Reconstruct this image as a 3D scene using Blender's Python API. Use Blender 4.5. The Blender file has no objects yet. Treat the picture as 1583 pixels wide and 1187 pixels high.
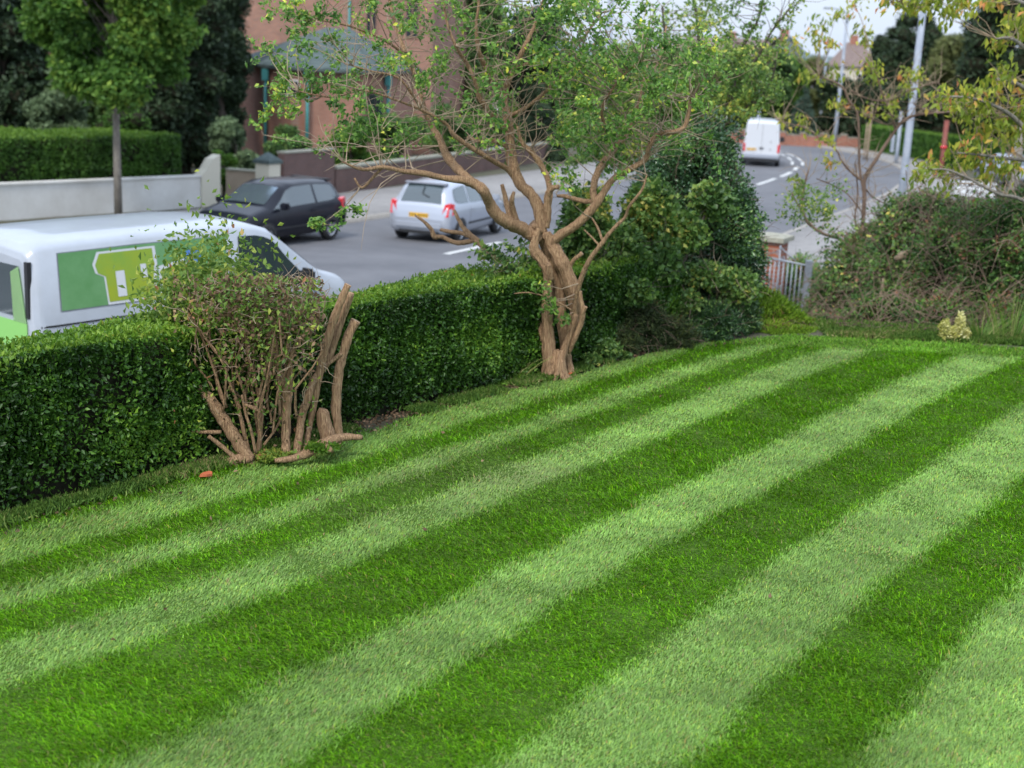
import bpy, bmesh, math, random
import numpy as np
from mathutils import Vector, Matrix
random.seed(7); rng = np.random.default_rng(11)
SC = bpy.context.scene; COL = SC.collection

# ------------------------------------------------------------------ camera
F, CX, CY, H = 2100., 791.5, 593.5, 2.8
_p, _r = math.radians(13.9), math.radians(2.8)
fw = np.array([0, math.cos(_p), -math.sin(_p)]); _R = np.array([1., 0, 0]); _U = np.cross(_R, fw)
R2 = _R*math.cos(_r) + _U*math.sin(_r); U2 = np.cross(R2, fw)
cam = bpy.data.cameras.new('camera'); camo = bpy.data.objects.new('camera', cam); COL.objects.link(camo)
cam.sensor_width = 36; cam.lens = F/1583*36; cam.clip_end = 3000; cam.clip_start = .05
M = Matrix(((R2[0], U2[0], -fw[0], 0), (R2[1], U2[1], -fw[1], 0), (R2[2], U2[2], -fw[2], H), (0, 0, 0, 1)))
camo.matrix_world = M; SC.camera = camo
cam.dof.use_dof = True; cam.dof.focus_distance = 8.4
cam.dof.aperture_fstop = (cam.lens/1000)/0.023      # wide open phone portrait look

# ------------------------------------------------------------------ world + sun (bright overcast)
SUN_EL, SUN_AZ = math.radians(48), math.radians(200)
w = bpy.data.worlds.new("World"); SC.world = w; w.use_nodes = True
nt = w.node_tree; nt.nodes.clear(); N = nt.nodes.new; L = nt.links.new
out = N('ShaderNodeOutputWorld'); bg = N('ShaderNodeBackground'); sky = N('ShaderNodeTexSky')
sky.sky_type = 'NISHITA'; sky.sun_disc = False; sky.sun_elevation = SUN_EL; sky.sun_rotation = SUN_AZ
sky.air_density = 1.2; sky.dust_density = 2.0
tc = N('ShaderNodeTexCoord'); ns = N('ShaderNodeTexNoise'); ns.inputs['Scale'].default_value = 2.2; ns.inputs['Detail'].default_value = 6
mp = N('ShaderNodeMapping'); mp.inputs['Scale'].default_value = (1, 1, 3.5)
cr = N('ShaderNodeValToRGB'); cr.color_ramp.elements[0].position = .28; cr.color_ramp.elements[1].position = .62
cr.color_ramp.elements[0].color = (.62, .62, .62, 1); cr.color_ramp.elements[1].color = (1, 1, 1, 1)
mx = N('ShaderNodeMix'); mx.data_type = 'RGBA'; mx.inputs['B'].default_value = (5.3, 6.15, 7.6, 1)
L(tc.outputs['Generated'], mp.inputs['Vector']); L(mp.outputs['Vector'], ns.inputs['Vector']); L(ns.outputs['Fac'], cr.inputs['Fac'])
L(cr.outputs['Color'], mx.inputs['Factor']); L(sky.outputs['Color'], mx.inputs['A']); sp = N('ShaderNodeSeparateXYZ'); L(tc.outputs['Generated'], sp.inputs[0])
gr = N('ShaderNodeMapRange'); gr.inputs['From Min'].default_value = 0; gr.inputs['From Max'].default_value = .55; gr.inputs['To Min'].default_value = .74; gr.inputs['To Max'].default_value = 1.18; L(sp.outputs['Z'], gr.inputs['Value'])
mu = N('ShaderNodeMix'); mu.data_type = 'RGBA'; mu.blend_type = 'MULTIPLY'; mu.inputs['Factor'].default_value = 1; L(mx.outputs['Result'], mu.inputs['A']); L(gr.outputs[0], mu.inputs['B']); L(mu.outputs['Result'], bg.inputs['Color'])
bg.inputs['Strength'].default_value = 0.105; L(bg.outputs['Background'], out.inputs['Surface'])
sl = bpy.data.lights.new('sun', 'SUN'); sl.energy = 1.5; sl.angle = math.radians(14); sl.color = (1, .96, .9)
so = bpy.data.objects.new('sun', sl); COL.objects.link(so)
sd = Vector((math.sin(SUN_AZ)*math.cos(SUN_EL), math.cos(SUN_AZ)*math.cos(SUN_EL), math.sin(SUN_EL)))
so.rotation_euler = sd.to_track_quat('Z', 'Y').to_euler()
SC.view_settings.view_transform = 'Standard'; SC.view_settings.look = 'None'; SC.view_settings.gamma = 1
SC.view_settings.exposure = 1.02
SC.cycles.use_denoising = True; SC.cycles.max_bounces = 6; SC.cycles.transparent_max_bounces = 8

# ------------------------------------------------------------------ geometry of the place
AZ = math.radians(37.5)
Nn = np.array([math.cos(AZ), -math.sin(AZ), 0]); Dd = np.array([math.sin(AZ), math.cos(AZ), 0])
def ray(x, y): return fw + R2*(x-CX)/F + U2*(-(y-CY))/F
O = np.array([0, 0, H])
def atz(x, y, z): d = ray(x, y); return O + d*((z-H)/d[2])
def aty(x, y, Y): d = ray(x, y); return O + d*(Y/d[1])
def st(s, t, z=0): return Nn*s + Dd*t + np.array([0, 0, z])
def zr(y): return np.interp(y, [-60, 5, 14, 20, 30, 50, 75, 100, 140, 300], [-.4, -1.0, -1.25, -1.5, -1.9, -2.35, -2.75, -3.0, -3.1, -3.1])
def sst(a, b, x): u = np.clip((x-a)/(b-a), 0, 1); return u*u*(3-2*u)
def ground(x, y):
    x = np.asarray(x, float); y = np.asarray(y, float)
    s = Nn[0]*x + Nn[1]*y
    m = sst(-8.75, -8.25, s)*(1-sst(14.2, 21.5, y))
    base = zr(y) - .05
    return base*(1-m) + m*(-.02)
def atroad(x, y):
    Y = 30.
    for _ in range(40): Y = .5*Y + .5*min(max(atz(x, y, zr(Y))[1], 1), 300)
    return atz(x, y, zr(Y))
CL = np.array([(-46, -26), (-32, -12), (-19.4, 3.9), (-13.2, 11.8), (-8.6, 18.3), (-5.5, 23.5), (-2.78, 28.84), (-.83, 33.3), (4.2, 45.5),
               (9.67, 58.2), (11.6, 63.7), (12.9, 67.4), (14.1, 71.5), (15.2, 76), (16.1, 81), (16.5, 88), (15.2, 97), (11, 107), (3, 118), (-8, 128), (-30, 142)])
def smooth(P, it=2):
    for _ in range(it):
        Q = [P[0]]
        for a, b in zip(P[:-1], P[1:]): Q += [a*.75+b*.25, a*.25+b*.75]
        P = np.array(Q+[P[-1]])
    return P
CLs = smooth(CL, 3)
_tan = np.gradient(CLs, axis=0); _tan /= np.linalg.norm(_tan, axis=1)[:, None]
_rt = np.stack([_tan[:, 1], -_tan[:, 0]], 1)
_arc = np.r_[0, np.cumsum(np.linalg.norm(np.diff(CLs, axis=0), axis=1))]
def cl_at(a, off=0):
    p = np.array([np.interp(a, _arc, CLs[:, 0]), np.interp(a, _arc, CLs[:, 1])])
    r = np.array([np.interp(a, _arc, _rt[:, 0]), np.interp(a, _arc, _rt[:, 1])]); return p + r*off

# ------------------------------------------------------------------ materials
def mat(name, color=(.5, .5, .5), rough=.6, metal=0., spec=.5, noise=None, bump=0., bscale=30., coat=0., stretch=(1, 1, 1)):
    m = bpy.data.materials.new(name); m.use_nodes = True; t = m.node_tree; b = t.nodes['Principled BSDF']
    b.inputs['Base Color'].default_value = (*color, 1); b.inputs['Roughness'].default_value = rough
    b.inputs['Metallic'].default_value = metal; b.inputs['Specular IOR Level'].default_value = spec
    if coat: b.inputs['Coat Weight'].default_value = coat; b.inputs['Coat Roughness'].default_value = .05
    if noise or bump:
        tcn = t.nodes.new('ShaderNodeTexCoord'); mpn = t.nodes.new('ShaderNodeMapping'); mpn.inputs['Scale'].default_value = stretch
        t.links.new(tcn.outputs['Object'], mpn.inputs['Vector'])
    if noise:
        c2, sc = noise[0], noise[1]
        nz = t.nodes.new('ShaderNodeTexNoise'); nz.inputs['Scale'].default_value = sc; nz.inputs['Detail'].default_value = 8; nz.inputs['Roughness'].default_value = .65
        t.links.new(mpn.outputs['Vector'], nz.inputs['Vector'])
        r = t.nodes.new('ShaderNodeValToRGB'); r.color_ramp.elements[0].position = .32; r.color_ramp.elements[1].position = .68
        r.color_ramp.elements[0].color = (*color, 1); r.color_ramp.elements[1].color = (*c2, 1)
        if len(noise) > 2:
            e = r.color_ramp.elements.new(.5); e.color = (*noise[2], 1)
        t.links.new(nz.outputs['Fac'], r.inputs['Fac']); t.links.new(r.outputs['Color'], b.inputs['Base Color'])
    if bump:
        nb = t.nodes.new('ShaderNodeTexNoise'); nb.inputs['Scale'].default_value = bscale; nb.inputs['Detail'].default_value = 6
        t.links.new(mpn.outputs['Vector'], nb.inputs['Vector'])
        bp = t.nodes.new('ShaderNodeBump'); bp.inputs['Strength'].default_value = bump; bp.inputs['Distance'].default_value = .02
        t.links.new(nb.outputs['Fac'], bp.inputs['Height']); t.links.new(bp.outputs['Normal'], b.inputs['Normal'])
    return m
def leafmat(name, cols, trans=.3, rough=.5, spec=.35):
    """cols: list of (pos,color) read by each leaf's own random tint"""
    m = bpy.data.materials.new(name); m.use_nodes = True; t = m.node_tree; b = t.nodes['Principled BSDF']
    a = t.nodes.new('ShaderNodeAttribute'); a.attribute_name = 'tint'
    r = t.nodes.new('ShaderNodeValToRGB'); els = r.color_ramp.elements
    while len(els) > 1: els.remove(els[-1])
    els[0].position = cols[0][0]; els[0].color = (*cols[0][1], 1)
    for p, c in cols[1:]:
        e = els.new(p); e.color = (*c, 1)
    t.links.new(a.outputs['Fac'], r.inputs['Fac']); t.links.new(r.outputs['Color'], b.inputs['Base Color'])
    b.inputs['Roughness'].default_value = rough; b.inputs['Specular IOR Level'].default_value = spec
    if trans:
        tr = t.nodes.new('ShaderNodeBsdfTranslucent'); ms = t.nodes.new('ShaderNodeMixShader'); ms.inputs['Fac'].default_value = trans
        t.links.new(r.outputs['Color'], tr.inputs['Color'])
        t.links.new(b.outputs['BSDF'], ms.inputs[1]); t.links.new(tr.outputs['BSDF'], ms.inputs[2])
        t.links.new(ms.outputs['Shader'], t.nodes['Material Output'].inputs['Surface'])
    return m
def brickmat(name, c1, c2, mortar, scale=1.):
    m = bpy.data.materials.new(name); m.use_nodes = True; t = m.node_tree; b = t.nodes['Principled BSDF']
    tcn = t.nodes.new('ShaderNodeTexCoord'); mpn = t.nodes.new('ShaderNodeMapping')
    sep = t.nodes.new('ShaderNodeSeparateXYZ'); add = t.nodes.new('ShaderNodeMath'); add.operation = 'ADD'; cmb = t.nodes.new('ShaderNodeCombineXYZ')
    t.links.new(tcn.outputs['Object'], sep.inputs[0]); t.links.new(sep.outputs['X'], add.inputs[0]); t.links.new(sep.outputs['Y'], add.inputs[1])
    t.links.new(add.outputs[0], cmb.inputs['X']); t.links.new(sep.outputs['Z'], cmb.inputs['Y'])
    br = t.nodes.new('ShaderNodeTexBrick'); br.inputs['Color1'].default_value = (*c1, 1); br.inputs['Color2'].default_value = (*c2, 1)
    br.inputs['Mortar'].default_value = (*mortar, 1); br.inputs['Scale'].default_value = scale
    br.inputs['Brick Width'].default_value = .225; br.inputs['Row Height'].default_value = .075; br.inputs['Mortar Size'].default_value = .008
    t.links.new(cmb.outputs[0], br.inputs['Vector'])
    nz = t.nodes.new('ShaderNodeTexNoise'); nz.inputs['Scale'].default_value = 1.3; nz.inputs['Detail'].default_value = 8
    t.links.new(tcn.outputs['Object'], nz.inputs['Vector'])
    hs = t.nodes.new('ShaderNodeHueSaturation'); mr = t.nodes.new('ShaderNodeMapRange'); mr.inputs['To Min'].default_value = .65; mr.inputs['To Max'].default_value = 1.35
    t.links.new(nz.outputs['Fac'], mr.inputs['Value']); t.links.new(mr.outputs[0], hs.inputs['Value'])
    t.links.new(br.outputs['Color'], hs.inputs['Color']); t.links.new(hs.outputs['Color'], b.inputs['Base Color'])
    b.inputs['Roughness'].default_value = .85
    return m

MT = {}
MT['asphalt'] = mat('asphalt', (.092, .094, .102), .85, noise=((.145, .146, .155), .55, (.118, .119, .128)), bump=.35, bscale=90)
MT['pavement'] = mat('pavement', (.20, .19, .18), .85, noise=((.28, .265, .25), 3), bump=.2, bscale=60)
MT['kerb'] = mat('kerb', (.36, .33, .29), .85, noise=((.26, .24, .21), 8))
MT['paint'] = mat('road_paint', (.62, .62, .60), .7, noise=((.5, .5, .48), 14))
MT['soil'] = mat('soil', (.045, .030, .020), .95, noise=((.11, .075, .048), 9, (.07, .048, .03)), bump=.8, bscale=40)
MT['earth'] = mat('earth', (.05, .06, .028), .95, noise=((.09, .075, .05), 2.5), bump=.5, bscale=20)
MT['bark'] = mat('bark_tan', (.11, .058, .028), .9, noise=((.54, .36, .20), 40, (.34, .205, .11)), bump=1.0, bscale=60, stretch=(3.0, 3.0, .22))
MT['barkgrey'] = mat('bark_grey', (.12, .105, .09), .9, noise=((.27, .25, .21), 14, (.19, .17, .145)), bump=.7, bscale=30, stretch=(2, 2, .5))
MT['barkdark'] = mat('bark_dark', (.035, .028, .022), .9, noise=((.085, .068, .05), 20), bump=.5, bscale=30)
MT['twig'] = mat('dead_twig', (.20, .145, .095), .9, noise=((.38, .29, .20), 9))
MT['twigred'] = mat('bramble_stem', (.085, .050, .035), .9, noise=((.21, .145, .105), 3.0))
MT['stemtan'] = mat('dry_bramble_stem', (.12, .08, .055), .9, noise=((.30, .22, .16), 1.6))
MT['cutwood'] = mat('cut_wood', (.42, .30, .18), .8, noise=((.28, .15, .08), 12))
MT['core'] = mat('shade_core_dark', (.012, .014, .008), 1.0, noise=((.03, .028, .017), 12), spec=.1)  # near-black fill for solid cores added inside foliage to block light
MT['glass'] = mat('car_glass', (.035, .052, .056), .05, spec=1.0, coat=1.0)
MT['skyglass'] = mat('windscreen_sky_sheen', (.34, .42, .50), .12, metal=.85)  # pale blue metallic base stands in for sky reflected in the glass
MT['winglass'] = mat('window_glass', (.03, .035, .04), .1, spec=.8)
MT['tyre'] = mat('tyre', (.018, .018, .019), .8)
MT['rim'] = mat('rim', (.42, .43, .45), .35, metal=.6)
MT['plastic'] = mat('black_plastic', (.02, .021, .023), .5)
MT['redlamp'] = mat('red_lamp', (.62, .02, .025), .18, coat=.6)
MT['amber'] = mat('number_plate_yellow', (.75, .42, .03), .5)
MT['plateink'] = mat('plate_ink', (.02, .02, .02), .6)
MT['white'] = mat('white_paint', (.56, .58, .61), .3, coat=.4)
MT['vanwhite'] = mat('van_white_paint', (.40, .435, .485), .35, coat=.5, noise=((.34, .365, .40), 1.5))
MT['silver'] = mat('silver_paint', (.40, .43, .49), .28, metal=.35, coat=.6)
MT['black'] = mat('black_paint', (.006, .007, .013), .28, coat=.15, spec=.25)
MT['green'] = mat('green_film', (.11, .29, .10), .32, coat=.5, noise=((.20, .40, .19), 1.6))
MT['lime'] = mat('lime_vinyl', (.25, .55, .14), .35, coat=.3)
MT['palelime'] = mat('pale_lime_vinyl', (.42, .66, .32), .35, coat=.3)
MT['olive'] = mat('yellow_green_vinyl', (.36, .42, .03), .4, noise=((.24, .40, .06), 3))
MT['blue'] = mat('blue_vinyl', (.11, .24, .58), .4)
MT['galv'] = mat('galvanised_steel', (.34, .37, .41), .5, metal=.5, noise=((.26, .28, .31), 12))
MT['concrete'] = mat('concrete', (.33, .32, .29), .9, noise=((.45, .44, .40), 6), bump=.3)
MT['coping'] = mat('coping_stone', (.22, .22, .17), .9, noise=((.38, .36, .29), 9), bump=.5)
MT['render'] = mat('white_render', (.68, .67, .64), .85, noise=((.52, .50, .46), .9), bump=.2)
MT['cream'] = mat('cream_render', (.56, .53, .43), .85, noise=((.56, .52, .42), 2))
MT['brick'] = brickmat('red_brick', (.36, .115, .06), (.27, .085, .05), (.30, .26, .22))
MT['brickhouse'] = brickmat('pink_brick', (.33, .16, .105), (.23, .115, .08), (.25, .20, .17))
MT['brickbay'] = brickmat('bay_brick', (.34, .155, .10), (.28, .12, .08), (.28, .22, .18))
MT['brickdark'] = brickmat('dark_brick', (.15, .075, .06), (.115, .06, .05), (.13, .11, .10))
MT['slate'] = mat('slate', (.05, .07, .068), .85, spec=.15, noise=((.12, .15, .145), 2.2), bump=.3, bscale=8)
MT['rooftile'] = mat('brown_roof_tile', (.14, .10, .09), .8, noise=((.20, .15, .13), 3))
MT['teal'] = mat('teal_paint', (.05, .23, .22), .5)
MT['red'] = mat('faded_red_paint', (.23, .055, .035), .6, noise=((.14, .035, .025), 5))
MT['terracotta'] = mat('terracotta', (.50, .13, .05), .8, noise=((.38, .09, .04), 20))
MT['post'] = mat('pale_post', (.21, .245, .30), .65, noise=((.34, .37, .42), 4), stretch=(1, 1, .5))
MT['ink'] = mat('sign_ink', (.03, .03, .035), .6)
MT['signwhite'] = mat('sign_white', (.66, .68, .70), .4)
MT['soffit'] = mat('white_gutter', (.7, .7, .7), .5)
MT['pinkstone'] = mat('beige_wall', (.42, .33, .25), .85, noise=((.34, .27, .20), 3))

LM = {}
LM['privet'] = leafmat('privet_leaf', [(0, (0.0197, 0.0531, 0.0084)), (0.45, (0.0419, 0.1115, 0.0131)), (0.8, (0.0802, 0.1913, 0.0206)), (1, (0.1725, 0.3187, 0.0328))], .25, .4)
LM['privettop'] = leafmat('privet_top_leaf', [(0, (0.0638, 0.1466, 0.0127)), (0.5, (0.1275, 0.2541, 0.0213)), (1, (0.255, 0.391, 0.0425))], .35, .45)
LM['privetwarm'] = leafmat('privet_tip_leaf', [(0, (.10, .19, .02)), (.6, (.20, .32, .035)), (.9, (.32, .38, .06)), (1, (.42, .17, .06))], .35, .45)
LM['tree'] = leafmat('tree_leaf', [(0, (0.0696, 0.1623, 0.0365)), (0.5, (0.158, 0.3151, 0.0568)), (0.85, (0.3252, 0.5156, 0.0812)), (0.975, (0.6502, 0.6876, 0.1218)), (1, (0.8, 0.8, 0.1015))], .4, .45)
LM['evergreen'] = leafmat('evergreen_leaf', [(0, (0.0207, 0.0562, 0.0208)), (0.5, (0.0455, 0.1123, 0.034)), (0.85, (0.1035, 0.216, 0.0567)), (1, (0.2691, 0.432, 0.0945))], .12, .28, .6)
LM['shrub'] = leafmat('shrub_leaf', [(0, (0.0571, 0.1205, 0.0351)), (0.5, (0.1304, 0.241, 0.0527)), (0.85, (0.2934, 0.3969, 0.0878)), (1, (0.6846, 0.567, 0.1229))], .3, .4)
LM['loose'] = leafmat('loose_tree_leaf', [(0, (0.0854, 0.1702, 0.0429)), (0.5, (0.1829, 0.3119, 0.0644)), (0.88, (0.39, 0.4726, 0.0966)), (1, (0.8, 0.756, 0.1287))], .4, .45)
LM['heather'] = leafmat('heather_leaf', [(0, (0.0462, 0.0693, 0.0277)), (0.5, (0.0924, 0.1309, 0.0385)), (0.85, (0.1848, 0.2156, 0.0539)), (0.95, (0.308, 0.1848, 0.0924)), (1, (0.462, 0.154, 0.077))], .2, .6)
LM['golden'] = leafmat('golden_conifer', [(0, (0.0864, 0.1656, 0.0172)), (0.5, (0.1851, 0.3312, 0.0285)), (0.9, (0.3579, 0.5465, 0.0499)), (1, (0.2715, 0.1656, 0.0713))], .3, .5)
LM['cherry'] = leafmat('cherry_leaf', [(0, (0.1582, 0.236, 0.0316)), (0.5, (0.3162, 0.3888, 0.0443)), (0.8, (0.5693, 0.5276, 0.0759)), (1, (0.759, 0.3054, 0.1265))], .45, .45)
LM['bramble'] = leafmat('bramble_leaf', [(0, (0.0423, 0.0997, 0.0277)), (0.45, (0.0962, 0.1997, 0.0474)), (0.75, (0.1925, 0.3492, 0.0692)), (0.9, (0.2695, 0.2196, 0.0988)), (1, (0.4234, 0.1897, 0.1087))], .25, .45)
LM['dead'] = leafmat('dead_leaf', [(0, (0.088, 0.0532, 0.0288)), (0.6, (0.2053, 0.1291, 0.072)), (1, (0.3519, 0.2429, 0.1309))], .15, .8)
LM['variegated'] = leafmat('variegated_leaf', [(0, (0.4887, 0.4887, 0.1232)), (0.6, (0.7233, 0.6842, 0.2992)), (1, (0.8, 0.8, 0.5104))], .3, .45)
LM['stump'] = leafmat('sprout_leaf', [(0, (0.0897, 0.1775, 0.0312)), (0.5, (0.1943, 0.3003, 0.0468)), (0.9, (0.4186, 0.4641, 0.078)), (1, (0.4784, 0.2184, 0.1092))], .4, .5)
LM['fardark'] = leafmat('far_dark_leaf', [(0, (0.0145, 0.0331, 0.0145)), (1, (0.0464, 0.0826, 0.031))], .1, .6)
LM['fargreen'] = leafmat('far_green_leaf', [(0, (0.0466, 0.1064, 0.0351)), (0.6, (0.1165, 0.2126, 0.0527)), (1, (0.2484, 0.3402, 0.0878))], .3, .6)
LM['farlime'] = leafmat('lime_tree_leaf', [(0, (0.0524, 0.1361, 0.0238)), (0.6, (0.1144, 0.2381, 0.0356)), (1, (0.2479, 0.3629, 0.0535))], .4, .6)
LM['farolive'] = leafmat('willow_leaf', [(0, (0.096, 0.12, 0.036)), (1, (0.228, 0.252, 0.084))], .3, .6)
LM['farblue'] = leafmat('blue_conifer_leaf', [(0, (0.0364, 0.0715, 0.0494)), (1, (0.091, 0.156, 0.1105))], .1, .6)
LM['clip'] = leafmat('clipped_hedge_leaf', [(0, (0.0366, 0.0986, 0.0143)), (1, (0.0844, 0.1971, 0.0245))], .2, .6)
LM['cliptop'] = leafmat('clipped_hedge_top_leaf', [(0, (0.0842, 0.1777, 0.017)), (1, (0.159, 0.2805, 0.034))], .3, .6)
LM['grey'] = leafmat('grey_green_leaf', [(0, (.09, .14, .07)), (1, (.20, .28, .13))], .3, .6)
LM['rough'] = leafmat('rough_grass', [(0, (0.0683, 0.1597, 0.0218)), (0.7, (0.167, 0.2904, 0.0436)), (1, (0.4554, 0.3775, 0.1742))], .3, .6)

# ------------------------------------------------------------------ helpers
def tag(o, label=None, cat=None, group=None, kind=None):
    if label: o['label'] = label
    if cat: o['category'] = cat
    if group: o['group'] = group
    if kind: o['kind'] = kind
    return o
def thing(name, loc, label, cat, rz=0, group=None):
    o = bpy.data.objects.new(name, None); COL.objects.link(o); o.empty_display_size = .2
    o.location = [float(v) for v in loc]; o.rotation_euler = (0, 0, rz)
    return tag(o, label, cat, group)
def link(name, me, m, parent=None):
    o = bpy.data.objects.new(name, me); COL.objects.link(o)
    for mm in (m if isinstance(m, (list, tuple)) else [m]): me.materials.append(mm)
    if parent is not None: o.parent = parent
    return o
def meshnp(name, V, Fc, m, parent=None, tint=None, smoothsh=False):
    """V (n,3) in the parent's own coordinates, Fc (k,3|4)"""
    me = bpy.data.meshes.new(name); V = np.ascontiguousarray(V, np.float32); k = Fc.shape[1]
    me.vertices.add(len(V)); me.vertices.foreach_set('co', V.ravel())
    me.loops.add(Fc.size); me.loops.foreach_set('vertex_index', np.ascontiguousarray(Fc, np.int32).ravel())
    me.polygons.add(len(Fc)); me.polygons.foreach_set('loop_start', np.arange(0, Fc.size, k, dtype=np.int32))
    if smoothsh: me.polygons.foreach_set('use_smooth', np.ones(len(Fc), bool))
    if tint is not None:
        at = me.attributes.new('tint', 'FLOAT', 'POINT'); at.data.foreach_set('value', np.ascontiguousarray(tint, np.float32))
    me.update(calc_edges=True)
    return link(name, me, m, parent)
class MB:
    def __init__(s): s.v = []; s.f = []; s.sm = []
    def add(s, vs, fs, sm=False):
        o = len(s.v); s.v += [tuple(map(float, v)) for v in vs]; s.f += [tuple(i+o for i in f) for f in fs]; s.sm += [sm]*len(fs); return s
    def box(s, a, b, rot=0, c=None):
        x0, y0, z0 = a; x1, y1, z1 = b
        vs = [(x0, y0, z0), (x1, y0, z0), (x1, y1, z0), (x0, y1, z0), (x0, y0, z1), (x1, y0, z1), (x1, y1, z1), (x0, y1, z1)]
        if rot:
            cx, cy = c or ((x0+x1)/2, (y0+y1)/2); ca, sa = math.cos(rot), math.sin(rot)
            vs = [(cx+(x-cx)*ca-(y-cy)*sa, cy+(x-cx)*sa+(y-cy)*ca, z) for x, y, z in vs]
        return s.add(vs, [(0, 3, 2, 1), (4, 5, 6, 7), (0, 1, 5, 4), (1, 2, 6, 5), (2, 3, 7, 6), (3, 0, 4, 7)])
    def tube(s, pts, rad, n=8, cap=True, ridge=0, tw=.12):
        P = [np.array(p, float) for p in pts]; k = len(P)
        rad = [rad]*k if np.isscalar(rad) else list(rad)
        prev = None; vs = []
        for i in range(k):
            t = P[min(i+1, k-1)] - P[max(i-1, 0)]; t = t/(np.linalg.norm(t)+1e-9)
            if prev is None:
                a = np.cross(t, [0, 0, 1.]);
                if np.linalg.norm(a) < .1: a = np.cross(t, [1., 0, 0])
            else: a = prev - t*(prev@t)
            a = a/(np.linalg.norm(a)+1e-9); prev = a; b = np.cross(t, a)
            for j in range(n):
                q = 2*math.pi*j/n; rr_ = rad[i]*(1+ridge*(.6*math.sin(4*q+i*tw)+.5*math.sin(9*q-i*tw*.7+1)+.35*math.sin(15*q+i*.05))) if ridge else rad[i]; vs.append(P[i] + (a*math.cos(q)+b*math.sin(q))*rr_)
        fs = [(i*n+j, i*n+(j+1) % n, (i+1)*n+(j+1) % n, (i+1)*n+j) for i in range(k-1) for j in range(n)]
        if cap: fs += [tuple(range(n-1, -1, -1)), tuple((k-1)*n+j for j in range(n))]
        return s.add(vs, fs, True)
    def build(s, name, m, parent=None, bevel=0, off=None):
        me = bpy.data.meshes.new(name); v = s.v if off is None else [(a-off[0], b-off[1], c-off[2]) for a, b, c in s.v]
        me.from_pydata(v, [], s.f); me.polygons.foreach_set('use_smooth', s.sm); me.update()
        if bevel:
            bm = bmesh.new(); bm.from_mesh(me); bmesh.ops.bevel(bm, geom=bm.edges[:], offset=bevel, segments=2, affect='EDGES', clamp_overlap=True)
            bm.to_mesh(me); bm.free()
        return link(name, me, m, parent)

def wob(P, f=1., seed=0):
    """cheap smooth noise -1..1 for arrays of points"""
    P = np.atleast_2d(P)*f; r = np.random.default_rng(seed); o = 0
    for k in range(5):
        d = r.normal(size=3)*(1+.6*k); o = o + np.sin(P@d + r.uniform(0, 6.3))/(1+.45*k)
    return np.clip(o/2.2, -1, 1)
def leafmesh(name, C, size, m, parent=None, aspect=.5, dirs=None, spread=1., tint=None, droop=0., fold=.18, szvar=.35, off=(0, 0, 0), clump=.35, cf=2.5):
    """C (n,3) leaf centres; a leaf is two triangles folded along its rib"""
    n = len(C); d = rng.normal(size=(n, 3))
    if dirs is not None: d = dirs + d*spread
    d[:, 2] -= droop; d /= np.linalg.norm(d, axis=1)[:, None]+1e-9
    u = rng.normal(size=(n, 3)); sdir = np.cross(d, u); sdir /= np.linalg.norm(sdir, axis=1)[:, None]+1e-9
    nm = np.cross(sdir, d); L_ = (size*(1+szvar*rng.uniform(-1, 1, n)))[:, None]; W = L_*aspect*.5
    b = C - d*L_*.5; tip = C + d*L_*.5; mid = C - d*L_*.05
    V = np.stack([b, mid + sdir*W + nm*L_*fold, tip, mid - sdir*W + nm*L_*fold], 1).reshape(-1, 3) - np.array(off)
    i = np.arange(n)*4
    Fc = np.concatenate([np.stack([i, i+2, i+1], 1), np.stack([i, i+3, i+2], 1)])
    if tint is None: tint = rng.beta(1.6, 2.2, n)
    tint = np.clip(tint + clump*wob(C, cf, 3), 0, 1)
    return meshnp(name, V, Fc, m, parent, np.repeat(tint, 4))

def cap_ground(p): return float(ground(p[0], p[1]))

# ------------------------------------------------------------------ ground sheet
def axis(a, b, fa, fb, fine, ratio=1.18):
    xs = list(np.arange(fa, fb, fine)); st_ = fine
    x = fb
    while x < b: xs.append(x); st_ *= ratio; x += st_
    xs.append(b); x = fa; st_ = fine; lo = []
    while x > a: st_ *= ratio; x -= st_; lo.append(max(x, a))
    return np.array(lo[::-1]+xs)
gx = axis(-420, 420, -14, 14, .3); gy = axis(-40, 520, -2, 30, .3)
GX, GY = np.meshgrid(gx, gy); GZ = ground(GX, GY); GZ = GZ + .015*wob(np.stack([GX.ravel(), GY.ravel(), GX.ravel()*0], 1), 1.7, 5).reshape(GX.shape)
nx, ny = len(gx), len(gy); ii = (np.arange(ny-1)[:, None]*nx + np.arange(nx-1)[None]).ravel()
g = meshnp('ground', np.stack([GX, GY, GZ], -1).reshape(-1, 3), np.stack([ii, ii+1, ii+nx+1, ii+nx], 1), MT['earth'], smoothsh=True)
tag(g, kind='structure')

def ribbon(name, a0, a1, o0, o1, dz, m, step=1.0, thick=None, parent=None):
    n = max(2, int((a1-a0)/step)); A = np.linspace(a0, a1, n); V = []; K = 2 if thick is None else 4
    for a in A:
        l, r = cl_at(a, o0), cl_at(a, o1); z = zr(l[1]); z2 = zr(r[1])
        V += [(*l, z+dz), (*r, z2+dz)]
        if thick: V += [(*l, z+dz-thick), (*r, z2+dz-thick)]
    V = np.array(V); Fs = []
    for i in range(n-1):
        b, c = i*K, (i+1)*K
        Fs.append((b, b+1, c+1, c))
        if thick: Fs += [(b+2, b, c, c+2), (b+1, b+3, c+3, c+1)]
    return meshnp(name, V, np.array(Fs), m, parent)
AT = _arc[-1]
tag(ribbon('road', 0, AT, -4.9, 5.6, 0, MT['asphalt']), kind='structure')
tag(ribbon('kerb', 0, AT, 5.6, 5.75, .12, MT['kerb'], thick=.2), kind='structure')
tag(ribbon('kerb', 0, AT, -5.05, -4.9, .12, MT['kerb'], thick=.2), kind='structure')
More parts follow.
